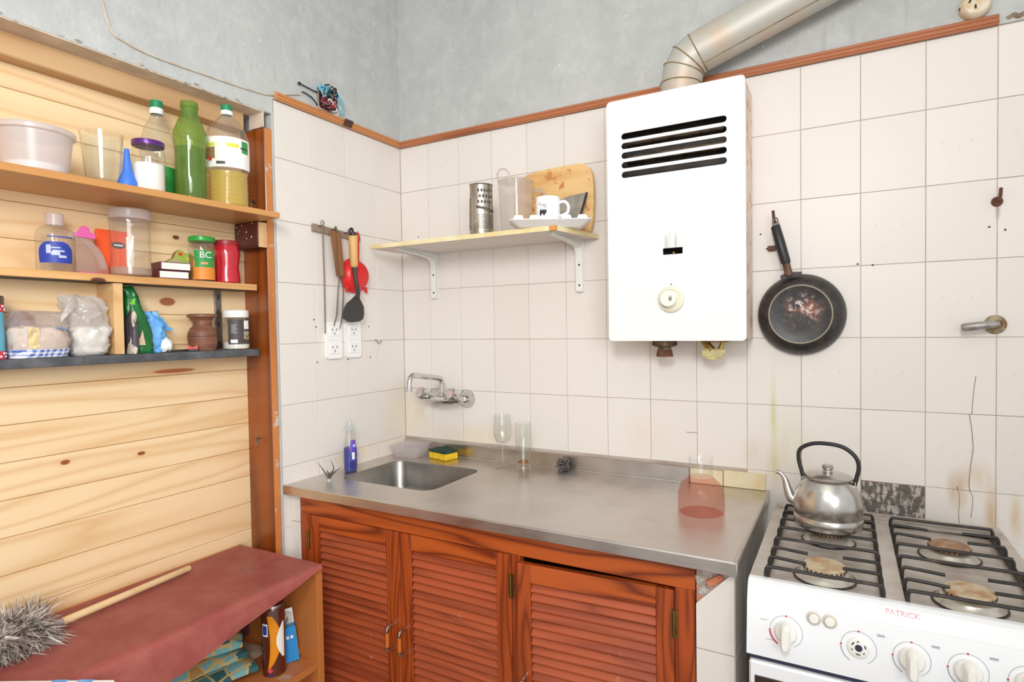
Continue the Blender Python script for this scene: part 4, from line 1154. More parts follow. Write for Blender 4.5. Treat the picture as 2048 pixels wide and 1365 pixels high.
y = -.944; x = -.08
t = thing('blue_bag', 'crumpled light blue plastic bag with white contents next to green packet', 'bag', (x, y, sz3(y)))
put('bag', a_bag(B(), [(.022, .016, 0), (.026, .022, .02), (.024, .026, .05), (.02, .026, .075, 0, .002), (.012, .018, .095, 0, -.004), (.003, .016, .112, 0, -.012)], amp=.010, seed=6.), BLUEBAG, t, smooth=60)
put('white_contents', a_bag(B(), [(.014, .012, .001, .012, .022), (.020, .017, .012, .012, .022), (.017, .015, .03, .012, .021), (.006, .006, .04, .012, .02)], amp=.004, seed=1.), LWHITE, t, smooth=60)
put('folded_corner', a_plate(B(), [(-.01, .068), (.045, .060), (.05, .064), (.0, .090)], .006, .0085, 'x'), BLUEBAG, t)
t = thing('flat_metal_clip', 'flat grey metal piece lying on the grey shelf near the red clip', 'metal piece', (-.055, -.885, sz3(-.885)))
put('strip', a_box(B(), -.008, .008, -.04, .035, .0005, .006, .0015, M=Rot(math.radians(8), 'Z')), DULLMET, t)
t = thing('red_clip', 'small red and black clip on the grey shelf left of wooden vessel', 'clip', (-.035, -.862, sz3(-.862)))
put('red_top', a_plate(B(), [(-.012, .007), (.012, .007), (.012, .016), (.008, .016), (.004, .012), (-.004, .012), (-.008, .016), (-.012, .016)], -.004, .004, 'x', M=Rot(math.radians(-30), 'Z')), REDPL, t)
put('black_base', a_box(B(), -.006, .006, -.011, .014, .0005, .0068, .001, M=Rot(math.radians(-30), 'Z')), BLACKPL, t)
y = -.814; x = -.064
t = thing('wooden_vessel', 'brown turned wooden vessel with a flared rim on the grey shelf', 'vessel', (x, y, sz3(y)))
put('vessel', a_lathe(B(), [(0, 0), (.033, 0), (.034, .004), (.0375, .018), (.0398, .04), (.0385, .052), (.033, .064), (.0255, .072), (.0245, .075), (.0242, .078), (.025, .088), (.032, .096), (.0395, .099), (.0395, .1055), (.035, .1075), (.026, .1075), (.022, .09), (.02, .06), (0, .05)], 34), CLAYW, t)
bm = B()
for z, r in ((.076, .0246), (.042, .0399)): a_lathe(bm, [(r - .0004, z - .0007), (r + .0004, z), (r - .0004, z + .0007)], 34, cap0=False, cap1=False)
put('groove_line', bm, mat('dark_groove', (60, 38, 30), .8), t, kind='stuff')
y = -.708; x = -.062
t = thing('cocoa_jar', 'clear jar with a white lid and charcoal label by the post', 'jar', (x, y, sz3(y)))
put('body', a_lathe(B(), [(0, 0), (.035, 0), (.038, .004), (.038, .09), (.036, .096), (.035, .100)], 28, cap1=False), CPLAST, t)
put('white_powder', a_lathe(B(), [(0, .002), (.035, .002), (.0365, .006), (.0365, .022), (0, .03)], 26), SUGAR, t)
put('lid', a_lathe(B(), [(.0365, .098), (.037, .099), (.037, .118), (.035, .120), (0, .1205)], 28), WHITEPL, t)
fa = facing(x, y)
label_wrap('label', [(.0385, .016), (.0385, .092)], fa + .4, 1.0, LDARK, t, 18)
bm = B()
for k in range(7): a_lathe(bm, [(.0389, .050 + k * .004), (.0389, .0515 + k * .004)], 5, 0, None, False, False, a0=fa - .35, a1=fa + .1 - .06 * (k % 3))
put('label_text', bm, LGREY, t, kind='stuff')
label_wrap('barcode', [(.0389, .020), (.0389, .030)], fa - .15, .25, LWHITE, t, 5)
label_wrap('white_badge', [(.0389, .062), (.0389, .088)], fa + .85, .25, LWHITE, t, 6)
label_wrap('nut_picture', [(.0389, .03), (.0389, .055)], fa + .85, .28, mat('nut_beige', (196, 176, 150), .6, c2=(90, 70, 60), vs=120), t, 6)

# ================================================================== HOOK RAIL AND UTENSILS ON THE LEFT WALL
t = thing('hook_rail', 'grey wooden hook rail with four hooks on the tiled side wall', 'rail', (.006, -.355, 1.712))
bm = B(); a_plate(bm, [(-.462, 1.702), (-.245, 1.693), (-.245, 1.714), (-.462, 1.728)], .0008, .011, 'x'); put('rail', bm, wood('grey_rail_wood', (160, 142, 124), (120, 100, 84), 'y', 8., 5., .6, .6), t, world=True)
HK = []
for y, z in ((-.437, 1.722), (-.382, 1.717), (-.325, 1.713), (-.279, 1.711)):
    bm = B(); a_tube(bm, cr([(.011, y, z), (.024, y, z - .001), (.031, y, z + .003), (.031, y, z + .012)], 4), .0022, 6); put('hook', bm, DULLMET, t, world=True)
y = -.437
t = thing('metal_skewer', 'long thin metal skewer hanging leftmost on the hook rail', 'skewer', (.026, y, 1.725))
bm = B(); a_tube(bm, [(.026 + .008 * math.cos(u), y, 1.7305 + .009 * math.sin(u)) for u in [PI * .5 + 2 * PI * i / 12 for i in range(12)]] + [(.026, y, 1.739)], .0014, 6)
put('loop', bm, DULLMET, t, world=True)
put('rod', a_tube(B(), [(.026, y, 1.722), (.018, y + .01, 1.54), (.008, y + .018, 1.352)], .0024, 6), mat('skewer_steel', (140, 128, 116), .4, .8), t, world=True)
y = -.380
t = thing('carving_fork', 'two pronged fork with a brown wooden handle on the hook rail', 'fork', (.03, y, 1.72))
bm = B(); a_plate(bm, [(-.4005, 1.712), (-.3575, 1.710), (-.343, 1.552), (-.375, 1.552)], .018, .032, 'x'); bmesh.ops.bevel(bm, geom=bm.edges[:], offset=.003, segments=2, affect='EDGES')
put('handle', bm, FORKW, t, world=True)
bm = B(); a_tube(bm, [(.028 + .008 * math.cos(u), y - .001, 1.716 + .009 * math.sin(u)) for u in [2 * PI * i / 12 for i in range(13)]], .0016, 6); put('hanging_loop', bm, DULLMET, t, world=True)
for dy in (-1, 1):
    bm = B(); a_tube(bm, cr([(.025, -.360 + dy * .004, 1.556), (.022, -.358 + dy * .012, 1.50), (.018, -.362 + dy * .013, 1.42), (.012, -.366 + dy * .015, 1.385), (.009, -.374 + dy * .013, 1.350)], 5), [.0022] * 20 + [.0012], 6)
    put('prong', bm, mat('prong_steel', (120, 108, 98), .4, .8) if dy < 0 else bpy.data.materials['prong_steel'], t, world=True)
y = -.325
t = thing('spatula', 'black spatula with a pale wooden grip hanging on the hook rail', 'spatula', (.035, y, 1.71))
put('grip', a_tube(B(), cr([(.053, -.324, 1.700), (.053, -.3235, 1.692), (.053, -.322, 1.64), (.053, -.321, 1.60), (.053, -.320, 1.588)], 4), [.0175, .018, .0178, .0172, .0165, .016, .0155, .015, .015, .0145, .0145, .014, .0138, .0135, .013, .012, .011], 14), SPATW, t, world=True)
bm = B(); a_tube(bm, [(.053, -.324, 1.702), (.053, -.324, 1.709)], .012, 12); a_tube(bm, [(  .046 + .007 * math.cos(u), -.324, 1.717 + .010 * math.sin(u)) for u in [2 * PI * i / 12 for i in range(13)]], .004, 6)
put('hanging_cap', bm, BLACKPL, t, world=True)
put('shaft', a_tube(B(), cr([(.053, -.320, 1.590), (.056, -.319, 1.55), (.058, -.314, 1.52), (.054, -.306, 1.495), (.046, -.304, 1.478)], 5), [.009, .0085, .008, .008, .0078, .0076, .0075, .0075, .0075, .0074, .0074, .0074, .0074, .0074, .0075, .008, .0085, .009, .0095, .01, .01], 10), DARKN, t, world=True)
bl = [(-.312, 1.486), (-.296, 1.486), (-.285, 1.47), (-.271, 1.448), (-.270, 1.42), (-.276, 1.402), (-.292, 1.394), (-.330, 1.390), (-.352, 1.394), (-.371, 1.404), (-.372, 1.412), (-.366, 1.438), (-.352, 1.458), (-.330, 1.472)]
bm = B(); a_plate(bm, bl, .043, .0465, 'x'); put('blade', bm, DARKN, t, world=True)
t = thing('strainer', 'red plastic strainer hanging rightmost on the hook rail', 'strainer', (.03, -.279, 1.71))
bm = B(); a_plate(bm, [(-.292, 1.722), (-.264, 1.720), (-.268, 1.62), (-.292, 1.62)], .022, .026, 'x', [circ(-.278, 1.714, .004, 10)]); put('handle', bm, REDPL, t, world=True)
cy_, cz_ = -.279, 1.563
put('bowl', a_lathe(B(), [(.063, .0), (.065, .002), (.065, .006), (.061, .008), (.055, .022), (.047, .033), (.044, .035), (0, .0362)], 32, 0, Tr(.004, cy_, cz_) @ Rot(PI / 2, 'Y'), cap0=False), REDPL, t, world=True)
for dy in (-.042, .044):
    put('foot', a_plate(B(), [(cy_ + dy - .008, cz_ - .040), (cy_ + dy + .008, cz_ - .040), (cy_ + dy * 1.16 + .004, cz_ - .062), (cy_ + dy * 1.16 - .004, cz_ - .062)], .016, .022, 'x'), REDPL, t, world=True)

def outlet(y0, y1, z0, z1, label):
    t = thing('wall_outlet', label, 'outlet', (.0, (y0 + y1) / 2, (z0 + z1) / 2), group='wall outlets under the hook rail')
    bm = B(); a_plate(bm, rr((y0 + y1) / 2, (z0 + z1) / 2, y1 - y0, z1 - z0, .012, 5), .0008, .011, 'x')
    put('plate', bm, SOCKW, t, world=True)
    cy = (y0 + y1) / 2
    for cz in (z1 - .032, z0 + .036):
        bm = B(); a_box(bm, .0105, .0128, cy - .024, cy + .024, cz - .019, cz + .019, .001)
        m_ = put('socket', bm, WHITEPL, t, world=True)
        for (dy, dz, an) in ((-.009, .005, .5), (.009, .005, -.5), (0, -.009, 0)):
            bm = B(); a_box(bm, -.0001, .0006, -.0015, .0015, -.0045, .0045, M=Tr(.0128, cy + dy, cz + dz) @ Rot(an, 'X')); put('slot', bm, SLOTD, m_, world=True)
    for z in (z1 - .009, (z0 + z1) / 2): put('seam', a_box(B(), .0109, .0113, cy - .022, cy + .022, z, z + .0008), GREYLN, t, world=True)
outlet(-.417, -.345, 1.262, 1.392, 'white double wall outlet under the fork, left of two')
outlet(-.326, -.252, 1.262, 1.392, 'white double wall outlet under the spatula, right of two')
t = thing('screw_hook', 'small grey screw hook in a tile joint right of the outlets', 'hook', (.0, -.17, 1.322))
bm = B(); a_tube(bm, [(-.0005, -.17, 1.322), (.012, -.17, 1.322)] + [(.012 + .0, -.17 + .012 - .012 * math.cos(u), 1.322 - .012 * math.sin(u)) for u in [PI * i / 8 for i in range(1, 9)]], .0016, 6); put('wire', bm, DULLMET, t, world=True)

# wire bundle in its hole, cable along the plaster
t = thing('junction_box', 'open wall box stuffed with loose wires above the wooden edging', 'junction box', (.003, -.40, 2.165))
bm = B(); a_plate(bm, rr(-.395, 2.168, .066, .082, .01, 3), .0032, .010, 'x', [rr(-.395, 2.168, .056, .072, .008, 3)]); put('frame', bm, CEMENT, t, world=True)
put('dark_hole', a_box(B(), .0032, .0045, -.425, -.366, 2.132, 2.205), BLACKPR, t, world=True)
rw = random.Random(3)
spec = ['black'] * 9 + ['blue'] * 5 + ['red'] * 5 + ['grey'] * 5 + ['brown'] * 4 + ['white'] * 3
for kx, wc in enumerate(spec):
    y0 = -.395 + rw.uniform(-.024, .024); z0 = 2.168 + rw.uniform(-.03, .03)
    if wc == 'blue': z0 = 2.18 + rw.uniform(-.01, .02)
    if wc == 'red': z0 = 2.145 + rw.uniform(-.01, .012)
    pts = [(.004, y0, z0)]
    for q in range(4): pts.append((rw.uniform(.012, .04), max(-.43, min(-.36, y0 + rw.uniform(-.03, .03))), max(2.132, min(2.21, z0 + rw.uniform(-.028, .028)))))
    bm = B(); a_tube(bm, cr(pts, 5), .0022, 6); put('wire', bm, WIRES[wc], t, world=True)
for pts, wc in (([(.01, -.375, 2.185), (.03, -.355, 2.186), (.03, -.335, 2.17), (.02, -.325, 2.145), (.018, -.332, 2.135), (.02, -.345, 2.15), (.02, -.362, 2.176)], 'blue'),
                ([(.01, -.38, 2.19), (.02, -.39, 2.208), (.03, -.405, 2.205), (.03, -.41, 2.18), (.025, -.42, 2.165)], 'blue'),
                ([(.006, -.42, 2.182), (.012, -.45, 2.179), (.012, -.48, 2.181), (.01, -.502, 2.184)], 'black'),
                ([(.006, -.425, 2.135), (.012, -.45, 2.150), (.012, -.475, 2.158), (.01, -.495, 2.160)], 'black')):
    bm = B(); a_tube(bm, cr(pts, 6), .0022, 6); put('wire', bm, WIRES[wc], t, world=True)
put('wire_nut', a_ball(B(), (.01, -.505, 2.184), .0055), BLACKPL, t, world=True)
put('black_plug', a_box(B(), .012, .032, -.378, -.358, 2.178, 2.200, .003), BLACKPL, t, world=True)
bm = B()
for i in range(26): a_ball(bm, (.003, -.345 + random.uniform(-.02, .02), 2.138 + random.uniform(-.012, .03)), random.uniform(.003, .008), s=(.4, 1, 1), n=6)
put('plaster_crumb', bm, LWHITE, t, world=True, kind='stuff')
t = thing('wall_cable', 'thin painted cable sagging across the plaster above the plank partition', 'cable', (.004, -1.0, 2.1))
bm = B(); a_tube(bm, cr([(.006, -1.09, 2.95), (.006, -1.10, 2.5), (.006, -1.098, 2.25), (.006, -1.085, 2.176), (.006, -1.067, 2.112), (.006, -1.035, 2.098), (.006, -.997, 2.091), (.006, -.92, 2.090), (.006, -.85, 2.0925), (.006, -.74, 2.097), (.006, -.63, 2.106), (.007, -.56, 2.130), (.007, -.50, 2.150)], 6), .0030, 6)
put('cable', bm, CABLEM, t, world=True)

# ================================================================== CORNER SHELF
t = thing('wall_shelf', 'white laminate wall shelf in the corner on two white brackets', 'shelf', (.45, -.12, 1.66))
bm = B(); a_plate(bm, [(.060, -.246), (.818, -.246), (.866, -.0015), (.060, -.0015)], 1.6606, 1.6755, 'z', side=1); put('board', bm, [WHITELAM, CREAMEDGE], t, world=True, smooth=0)
put('worn_corner', a_box(B(), .798, .821, -.2475, -.235, 1.6603, 1.6758, .001), mat('exposed_orange_core', (214, 150, 80), .7), t, world=True)
for xb in (.170, .797):
    bm = B()
    a_plate(bm, [(-.222, 1.6604), (-.222, 1.653), (-.035, 1.638), (-.022, 1.630), (-.016, 1.615), (-.016, 1.482), (-.0012, 1.482), (-.0012, 1.6604)], xb - .0018, xb + .0018, 'x')
    a_box(bm, xb - .013, xb + .013, -.222, -.0012, 1.6575, 1.6604, .0006); a_box(bm, xb - .013, xb + .013, -.0035, -.0010, 1.482, 1.6575, .0006)
    path = [(-.222, 1.653), (-.12, 1.6475), (-.045, 1.640), (-.026, 1.632), (-.017, 1.614), (-.0155, 1.57), (-.0155, 1.484)]
    L_ = [bm.verts.new((xb - .013, p[0], p[1])) for p in path]; R_ = [bm.verts.new((xb + .013, p[0], p[1])) for p in path]
    for i in range(len(path) - 1): bm.faces.new((L_[i], R_[i], R_[i + 1], L_[i + 1]))
    br = put('bracket', bm, WHITEPAINT, t, world=True, kind=None)
    for z in (1.505, 1.575): put('screw', a_lathe(B(), [(0, 0), (.0038, 0), (.003, .0015), (0, .002)], 10, 0, Tr(xb, -.0155, z) @ Rot(PI / 2, 'X')), BLACKPR, br, world=True)
SH = 1.6762
t = thing('grater', 'round tin grater with slicing slot at left on the wall shelf', 'grater', (.520, -.198, SH))
Mg = Rot(facing(.52, -.198), 'Z')
put('body', a_lathe(B(), [(.041, .0), (.0405, .004), (.038, .168)], 32, sx=.82, cap0=False, cap1=False, M=Mg), TIN, t)
bm = B()
for z, r in ((.0015, .0412), (.168, .0384)): a_tube(bm, [tuple(Mg @ Vector((r * .82 * math.cos(u), r * math.sin(u), z))) for u in [2 * PI * i / 28 for i in range(29)]], .0022, 6)
put('rim', bm, TIN, t, kind=None)
def gpos(a, z, e=0.0):
    r = .041 - .003 * z / .168 + e
    return Mg @ Vector((r * .82 * math.cos(a), r * math.sin(a), z))
def gholes(a0, a1, na, z0, z1, nz, r, stag, asp=1.3):
    bm = B()
    for i in range(nz):
        for j in range(na):
            a = a0 + (a1 - a0) * (j + (.5 if (i % 2 and stag) else 0)) / na; z = z0 + (z1 - z0) * i / max(1, nz - 1)
            p = gpos(a, z, .0004); q = gpos(a, z, .0034)
            a_ball(bm, tuple(p), r, s=(1, 1, asp), n=6)
    return bm
put('coarse_tooth', gholes(-.25, 1.15, 5, .108, .146, 3, .0042, True), mat('dark_grater_hole', (96, 88, 78), .6), t, kind='stuff')
put('fine_tooth', gholes(-.3, 1.2, 9, .022, .064, 7, .0020, True), bpy.data.materials['dark_grater_hole'], t, kind='stuff')
put('side_tooth', gholes(-1.5, -1.0, 6, .02, .12, 16, .0013, True), bpy.data.materials['dark_grater_hole'], t, kind='stuff')
bm = B(); rings = []
for j in range(15):
    a = -.45 + 1.75 * j / 14; z = .090 - .014 * j / 14
    rings.append([tuple(gpos(a, z - .003, .0005)), tuple(gpos(a, z + .0045, .0030)), tuple(gpos(a, z + .006, .0005))])
a_rings(bm, rings, closed=False); put('slicing_slot', bm, mat('dark_slot', (104, 96, 88), .5, .5), t)
t = thing('pitcher', 'clear ribbed plastic pitcher between the grater and the mug', 'pitcher', (.604, -.108, SH))
n = 48; rings = []
for z, r in ((0, .046), (.004, .050), (.06, .054), (.12, .057), (.186, .060)):
    rings.append([(r * (1 + (.012 if k % 4 < 2 else -.012)) * math.cos(2 * PI * k / n), r * (1 + (.012 if k % 4 < 2 else -.012)) * math.sin(2 * PI * k / n), z) for k in range(n)])
put('body', a_rings(B(), rings, cap1=False), clear('ribbed_clear_plastic', (250, 248, 246), .9, .08, (244, 241, 238), .24, edge=.06), t)
Mp = Rot(math.radians(28), 'Z')
bm = B(); a_tube(bm, [tuple(Mp @ Vector(p)) for p in cr([(.058, 0, .158), (.088, 0, .156), (.098, 0, .14), (.10, 0, .08), (.094, 0, .035), (.056, 0, .028)], 5)], .007, 8)
put('handle', bm, clear('clear_handle', (244, 240, 236), 1.0, .06, (232, 226, 222), .3), t)
bm = B(); a_tube(bm, [tuple(Mp @ Vector(p)) for p in cr([(-.058, -.004, .186), (-.062, -.004, .213), (-.052, -.004, .230), (-.034, -.004, .230), (-.022, -.004, .213), (-.02, -.004, .190)], 5)], .0035, 8)
put('lid_tab', bm, bpy.data.materials['clear_handle'], t)
put('lid', a_lathe(B(), [(.060, .186), (.0615, .188), (.060, .191), (.03, .1915), (0, .1915)], 36), bpy.data.materials['ribbed_clear_plastic'], t)
t = thing('cutting_board', 'worn round-cornered wooden cutting board leaning on the tiles', 'board', (.72, -.028, SH), (math.radians(-3), 0, 0))
pb = cr([(-.15, .02), (-.172, .10), (-.165, .19), (-.12, .228), (-.04, .2395), (.05, .2425), (.105, .235), (.130, .205), (.138, .15), (.136, .06), (.125, .015), (.10, .002), (-.11, .002), (-.15, .02)], 5) if False else None
def cr2(p, n=5):
    q = cr([(a, b, 0) for a, b in p], n); return [(v.x, v.y) for v in q][:-1]
bm = B(); a_plate(bm, cr2([(-.125, .003), (-.158, .03), (-.168, .10), (-.158, .195), (-.12, .229), (-.04, .2395), (.05, .2425), (.103, .237), (.130, .208), (.138, .15), (.137, .06), (.128, .015), (.105, .003), (-.125, .003)]), -.007, .007, 'y')
put('board', bm, BOARDW, t)
t = thing('cleaver_blade', 'grey metal blade leaning against the cutting board behind the mug', 'blade', (.77, -.078, SH), (math.radians(-14), 0, 0))
bm = B(); a_plate(bm, [(-.09, .0015), (.04, .0015), (.068, .14), (.0, .133), (-.08, .108)], -.001, .001, 'y'); put('blade', bm, BLADE, t)
put('dark_spine', a_plate(B(), [(.04, .0015), (.0465, .0015), (.0745, .14), (.068, .14)], -.0016, .0016, 'y'), BLACKPR, t)
Mt_ang = math.radians(28.4)
t = thing('white_tray', 'white plastic tray with raised bumps under the mug on the wall shelf', 'tray', (.772, -.186, SH), (0, 0, Mt_ang))
bm = B()
def rect(w, h, z, r): return [(p[0], p[1], z) for p in rr(0, 0, w, h, r, 4)]
a_rings(bm, [rect(.185, .055, 0, .01), rect(.20, .07, .001, .012), rect(.25, .105, .020, .012), rect(.258, .112, .021, .014), rect(.258, .112, .0235, .014)], cap1=True)
put('tray', bm, WHITEPL, t)
for i in range(5):
    for j in (-1, 1):
        if i == 2: continue
        bm = B(); c = (-.10 + .05 * i, j * .036); a_rings(bm, [[(c[0] + p[0], c[1] + p[1], z) for p in rr(0, 0, w, w * .7, .004, 2)] for w, z in ((.036, .0236), (.026, .0365), (.022, .0375))]); put('bump', bm, WHITEPL, t)
t = thing('white_mug', 'white mug with small dark print standing on the white tray', 'mug', (.768, -.190, SH + .0238))
put('cup', a_lathe(B(), [(0, 0), (.031, 0), (.034, .003), (.038, .010), (.0385, .072), (.0378, .0745), (.0365, .0745), (.0355, .07), (.0350, .012), (0, .009)], 36), WHITECH, t)
Mm = Rot(math.radians(14), 'Z')
bm = B(); a_tube(bm, [tuple(Mm @ Vector(p)) for p in cr([(.036, 0, .058), (.052, 0, .060), (.064, 0, .05), (.066, 0, .035), (.060, 0, .022), (.036, 0, .014)], 5)], .0048, 10); put('handle', bm, WHITECH, t)
fa = facing(.768, -.19)
bm = B(); rings = []
for j in range(13):
    a = fa - .75 + .62 * j / 12; hh = .020 + .008 * abs(math.sin(j * 1.9)); rings.append([(.0389 * math.cos(a), .0389 * math.sin(a), .016 - 0.004 * math.sin(j)), (.0389 * math.cos(a), .0389 * math.sin(a), hh + .006)])
a_rings(bm, rings, closed=False); put('skyline_print', bm, BLACKPR, t)
bm = B()
for z, a0, a1 in ((.046, -.55, -.15), (.042, -.50, -.1), (.052, -.8, -.66), (.048, -.86, -.7), (.038, -.35, -.1)): a_lathe(bm, [(.0389, z), (.0389, z + .0014)], 5, 0, None, False, False, a0=fa + a0, a1=fa + a1)
a_lathe(bm, [(.0389, .026), (.0389, .056)], 2, 0, None, False, False, a0=fa - .62, a1=fa - .60)
put('print_line', bm, LDARK, t, kind='stuff')

# ================================================================== WATER HEATER AND FLUE
HX0, HX1, HZ0, HZ1, HY = .958, 1.361, 1.3165, 2.048, -.16
t = thing('water_heater', 'white wall water heater with five air slots and a round knob', 'water heater', (1.16, -.08, HZ0))
slots = []
for i in range(5):
    zc = 1.9365 - .0289 * i
    L0, L1, r = 1.004, 1.312, .0095
    slots.append([(L1 - r + r * math.cos(u), zc + r * math.sin(u)) for u in [-PI / 2 + PI * k / 6 for k in range(7)]] + [(L0 + r + r * math.cos(u), zc + r * math.sin(u)) for u in [PI / 2 + PI * k / 6 for k in range(7)]])
window = rr(1.158, 1.580, .058, .019, .002, 2)
bm = B(); a_plate(bm, rr((HX0 + HX1) / 2, (HZ0 + HZ1) / 2, HX1 - HX0, HZ1 - HZ0, .012, 4), HY, HY + .003, 'y', slots + [window])
put('front_panel', bm, HWHITE, t, world=True)
bm = B(); rings = []
for ins, y in ((0, HY + .0025), (-.0, HY + .012), (.006, HY + .022)):
    rings.append([(p[0], y, p[1]) for p in rr((HX0 + HX1) / 2, (HZ0 + HZ1) / 2, HX1 - HX0 - 2 * ins, HZ1 - HZ0 - 2 * ins, .014, 4)])
a_rings(bm, rings, cap0=False, cap1=False); put('cover_edge', bm, HWHITE, t, world=True)
bm = B(); a_box(bm, HX0 + .006, HX1 - .003, HY + .02, -.012, HZ0 + .004, HZ1 - .006)
for f in list(bm.faces):
    if f.normal.y < -.5 or all(abs(v.co.y - (HY + .02)) < 1e-4 for v in f.verts): bm.faces.remove(f); break
put('casing', bm, HSIDE, t, world=True, smooth=0)
bm = B(); a_box(bm, HX0 + .01, HX1 - .01, HY + .065, -.02, HZ0 + .03, HZ1 - .02); put('burner_chamber', bm, HIN, t, world=True)
for z in (1.918, 1.865): put('inner_fin', a_box(B(), 1.01, 1.30, HY + .03, HY + .06, z, z + .02, .002), mat('sooty_fin', (104, 86, 64), .6, .3, c2=(60, 50, 42), vs=30), t, world=True) if z > 1.9 else put('inner_fin', a_box(B(), 1.01, 1.30, HY + .03, HY + .06, z, z + .02, .002), bpy.data.materials['sooty_fin'], t, world=True)
put('pilot_light', a_ball(B(), (1.156, HY + .02, 1.576), .006), BRASS, t, world=True)
k = put('knob', a_lathe(B(), [(.038, 0), (.0385, .004), (.036, .010), (.030, .013), (.029, .008), (0, .008)], 32, 0, Tr(1.153, HY, 1.438) @ Rot(PI / 2, 'X')), IVORY, t, world=True)
put('knob_button', a_lathe(B(), [(.0245, .0), (.0245, .022), (.022, .027), (0, .028)], 28, 0, Tr(1.150, HY - .004, 1.440) @ Rot(PI / 2, 'X')), mat('ivory_button', (240, 238, 226), .3), k, world=True)
bm = B()
for i in range(4): a_box(bm, 1.154 + i * .0022, 1.1552 + i * .0022, HY - .0328, HY - .0322, 1.432 + .003 * (i % 2), 1.448 - .003 * (i % 3))
put('knob_print', bm, BLACKPR, k, world=True, kind='stuff')
put('screw', a_ball(B(), (1.153, HY - .0005, 1.483), .002), BLACKPR, t, world=True)
# fittings beneath
Mv = Tr(1.108, -.075, 1.30)
bm = B(); rings = []
a_lathe(bm, [(.034, .018), (.036, .012), (.036, .002), (.032, -.003), (.020, -.006), (.020, -.014), (.017, -.016), (0, -.016)], 24, 0, Mv @ Diag if False else Mv)
for k in range(24):
    a = 2 * PI * k / 24; a_box(bm, -.0018, .0018, -.0018, .0018, .0, .014, M=Mv @ Tr(.036 * math.cos(a), .036 * math.sin(a), 0) @ Rot(a, 'Z'))
put('knurled_union', bm, mat('dark_bronze', (132, 112, 88), .5, .6, c2=(90, 74, 60), vs=40), t, world=True)
bm = B(); a_lathe(bm, [(.022, -.012), (.024, -.018), (.027, -.034), (.019, -.033), (.012, -.022), (0, -.02)], 6, 0, Mv); put('rusty_nut', bm, RUST, t, world=True)
Mc = Tr(1.262, -.075, 1.293)
bm = B(); a_tube(bm, [(1.225, -.075, 1.318), (1.235, -.075, 1.305), (1.252, -.078, 1.285)], [.010, .011, .012], 10); a_tube(bm, [(1.283, -.075, 1.318), (1.279, -.076, 1.30), (1.272, -.078, 1.285)], .007, 8); a_box(bm, 1.236, 1.30, -.085, -.065, 1.310, 1.317, .002)
put('tap_stem', bm, BRASS, t, world=True)
bm = B(); a_plate(bm, [(1.222, 1.286), (1.232, 1.292), (1.29, 1.290), (1.293, 1.284), (1.286, 1.268), (1.265, 1.257), (1.24, 1.258), (1.225, 1.270)], -.088, -.078, 'y'); bmesh.ops.bevel(bm, geom=bm.edges[:], offset=.002, segments=1, affect='EDGES')
put('tap_lever', bm, mat('yellowed_lever', (206, 194, 140), .45, c2=(172, 160, 110), vs=30), t, world=True)

t = thing('flue_pipe', 'galvanised flue pipe with an elbow rising from the water heater', 'pipe', (1.168, -.09, HZ1))
fr = .060; FY = -.085
PP = [Vector(p) for p in ((1.168, FY, 2.0425), (1.168, FY, 2.085), (1.176, FY, 2.126), (1.192, FY, 2.152), (1.219, FY, 2.169), (2.45, FY, 2.570))]
PRING = []
for i in range(len(PP)):
    ta = (PP[i] - PP[max(0, i - 1)]).normalized() if i else (PP[1] - PP[0]).normalized()
    tb = (PP[min(i + 1, len(PP) - 1)] - PP[i]).normalized() if i < len(PP) - 1 else ta
    tn = (ta + tb).normalized(); u = Vector((0, -1, 0)); v = tn.cross(u).normalized(); k = 1 / max(.6, tn.dot(ta))
    PRING.append([tuple(PP[i] + u * fr * math.cos(q) + v * fr * k * math.sin(q)) for q in [2 * PI * m / 32 for m in range(32)]])
for i, nm in enumerate(('collar', 'elbow_segment', 'elbow_segment', 'elbow_segment', 'pipe_section')):
    put(nm, a_rings(B(), [PRING[i], PRING[i + 1]], cap0=False, cap1=False), SOOTED, t, world=True)
for i in (1, 2, 3, 4):
    bm = B(); a_tube(bm, PRING[i] + PRING[i][:1], .0020, 6); put('seam', bm, SEAM, t, world=True)
e0, e1 = PP[4], PP[5]
dd = (e1 - e0).normalized()
bm = B(); a_tube(bm, [tuple(e0 + Vector((0, -.030, -.052)) + dd * .02), tuple(e1 + Vector((0, -.030, -.052)))], .003, 6); put('lock_seam', bm, SEAM, t, world=True)
bm = B(); a_tube(bm, [tuple(e0 + Vector((0, -.056, -.008)) + dd * .07), tuple(e1 + Vector((0, -.056, -.008)))], .002, 6); put('lock_seam', bm, mat('pale_flue_seam', (206, 202, 190), .5, .3), t, world=True)

# ================================================================== WALL THINGS ON THE RIGHT
t = thing('frying_pan', 'blackened frying pan hanging bottom out on the tiles right of heater', 'pan', (1.489, -.03, 1.388))
put('bowl', a_lathe(B(), [(.110, -.022), (.1165, -.023), (.1168, -.020), (.114, -.008), (.104, .010), (.092, .020), (.085, .0235), (.0835, .0238), (.080, .0225), (.04, .0222), (0, .0215)], 48, 0, Rot(PI / 2, 'X'), cap0=False), PANM, t, smooth=50)
put('wear_ring', a_lathe(B(), [(.0800, .0225), (.0818, .0243), (.0836, .0236)], 48, 0, Rot(PI / 2, 'X'), False, False), PANEDGE, t)
hd = Vector((-.0325, 0, .1195 + .0)).normalized()
bm = B(); a_plate(bm, [(-.05, .100), (.004, .114), (.005, .121), (-.020, .122), (-.030, .124), (-.052, .112)], -.012, -.004, 'y'); put('handle_mount', bm, mat('pan_black', (40, 38, 38), .45), t)
p0 = Vector((-.028, -.012, .112)); p1 = Vector((-.037, -.016, .150)); p2 = Vector((-.064, -.012, .254))
put('handle_neck', a_tube(B(), [tuple(p0), tuple(p1)], [.011, .010], 10), RUSTM, t)
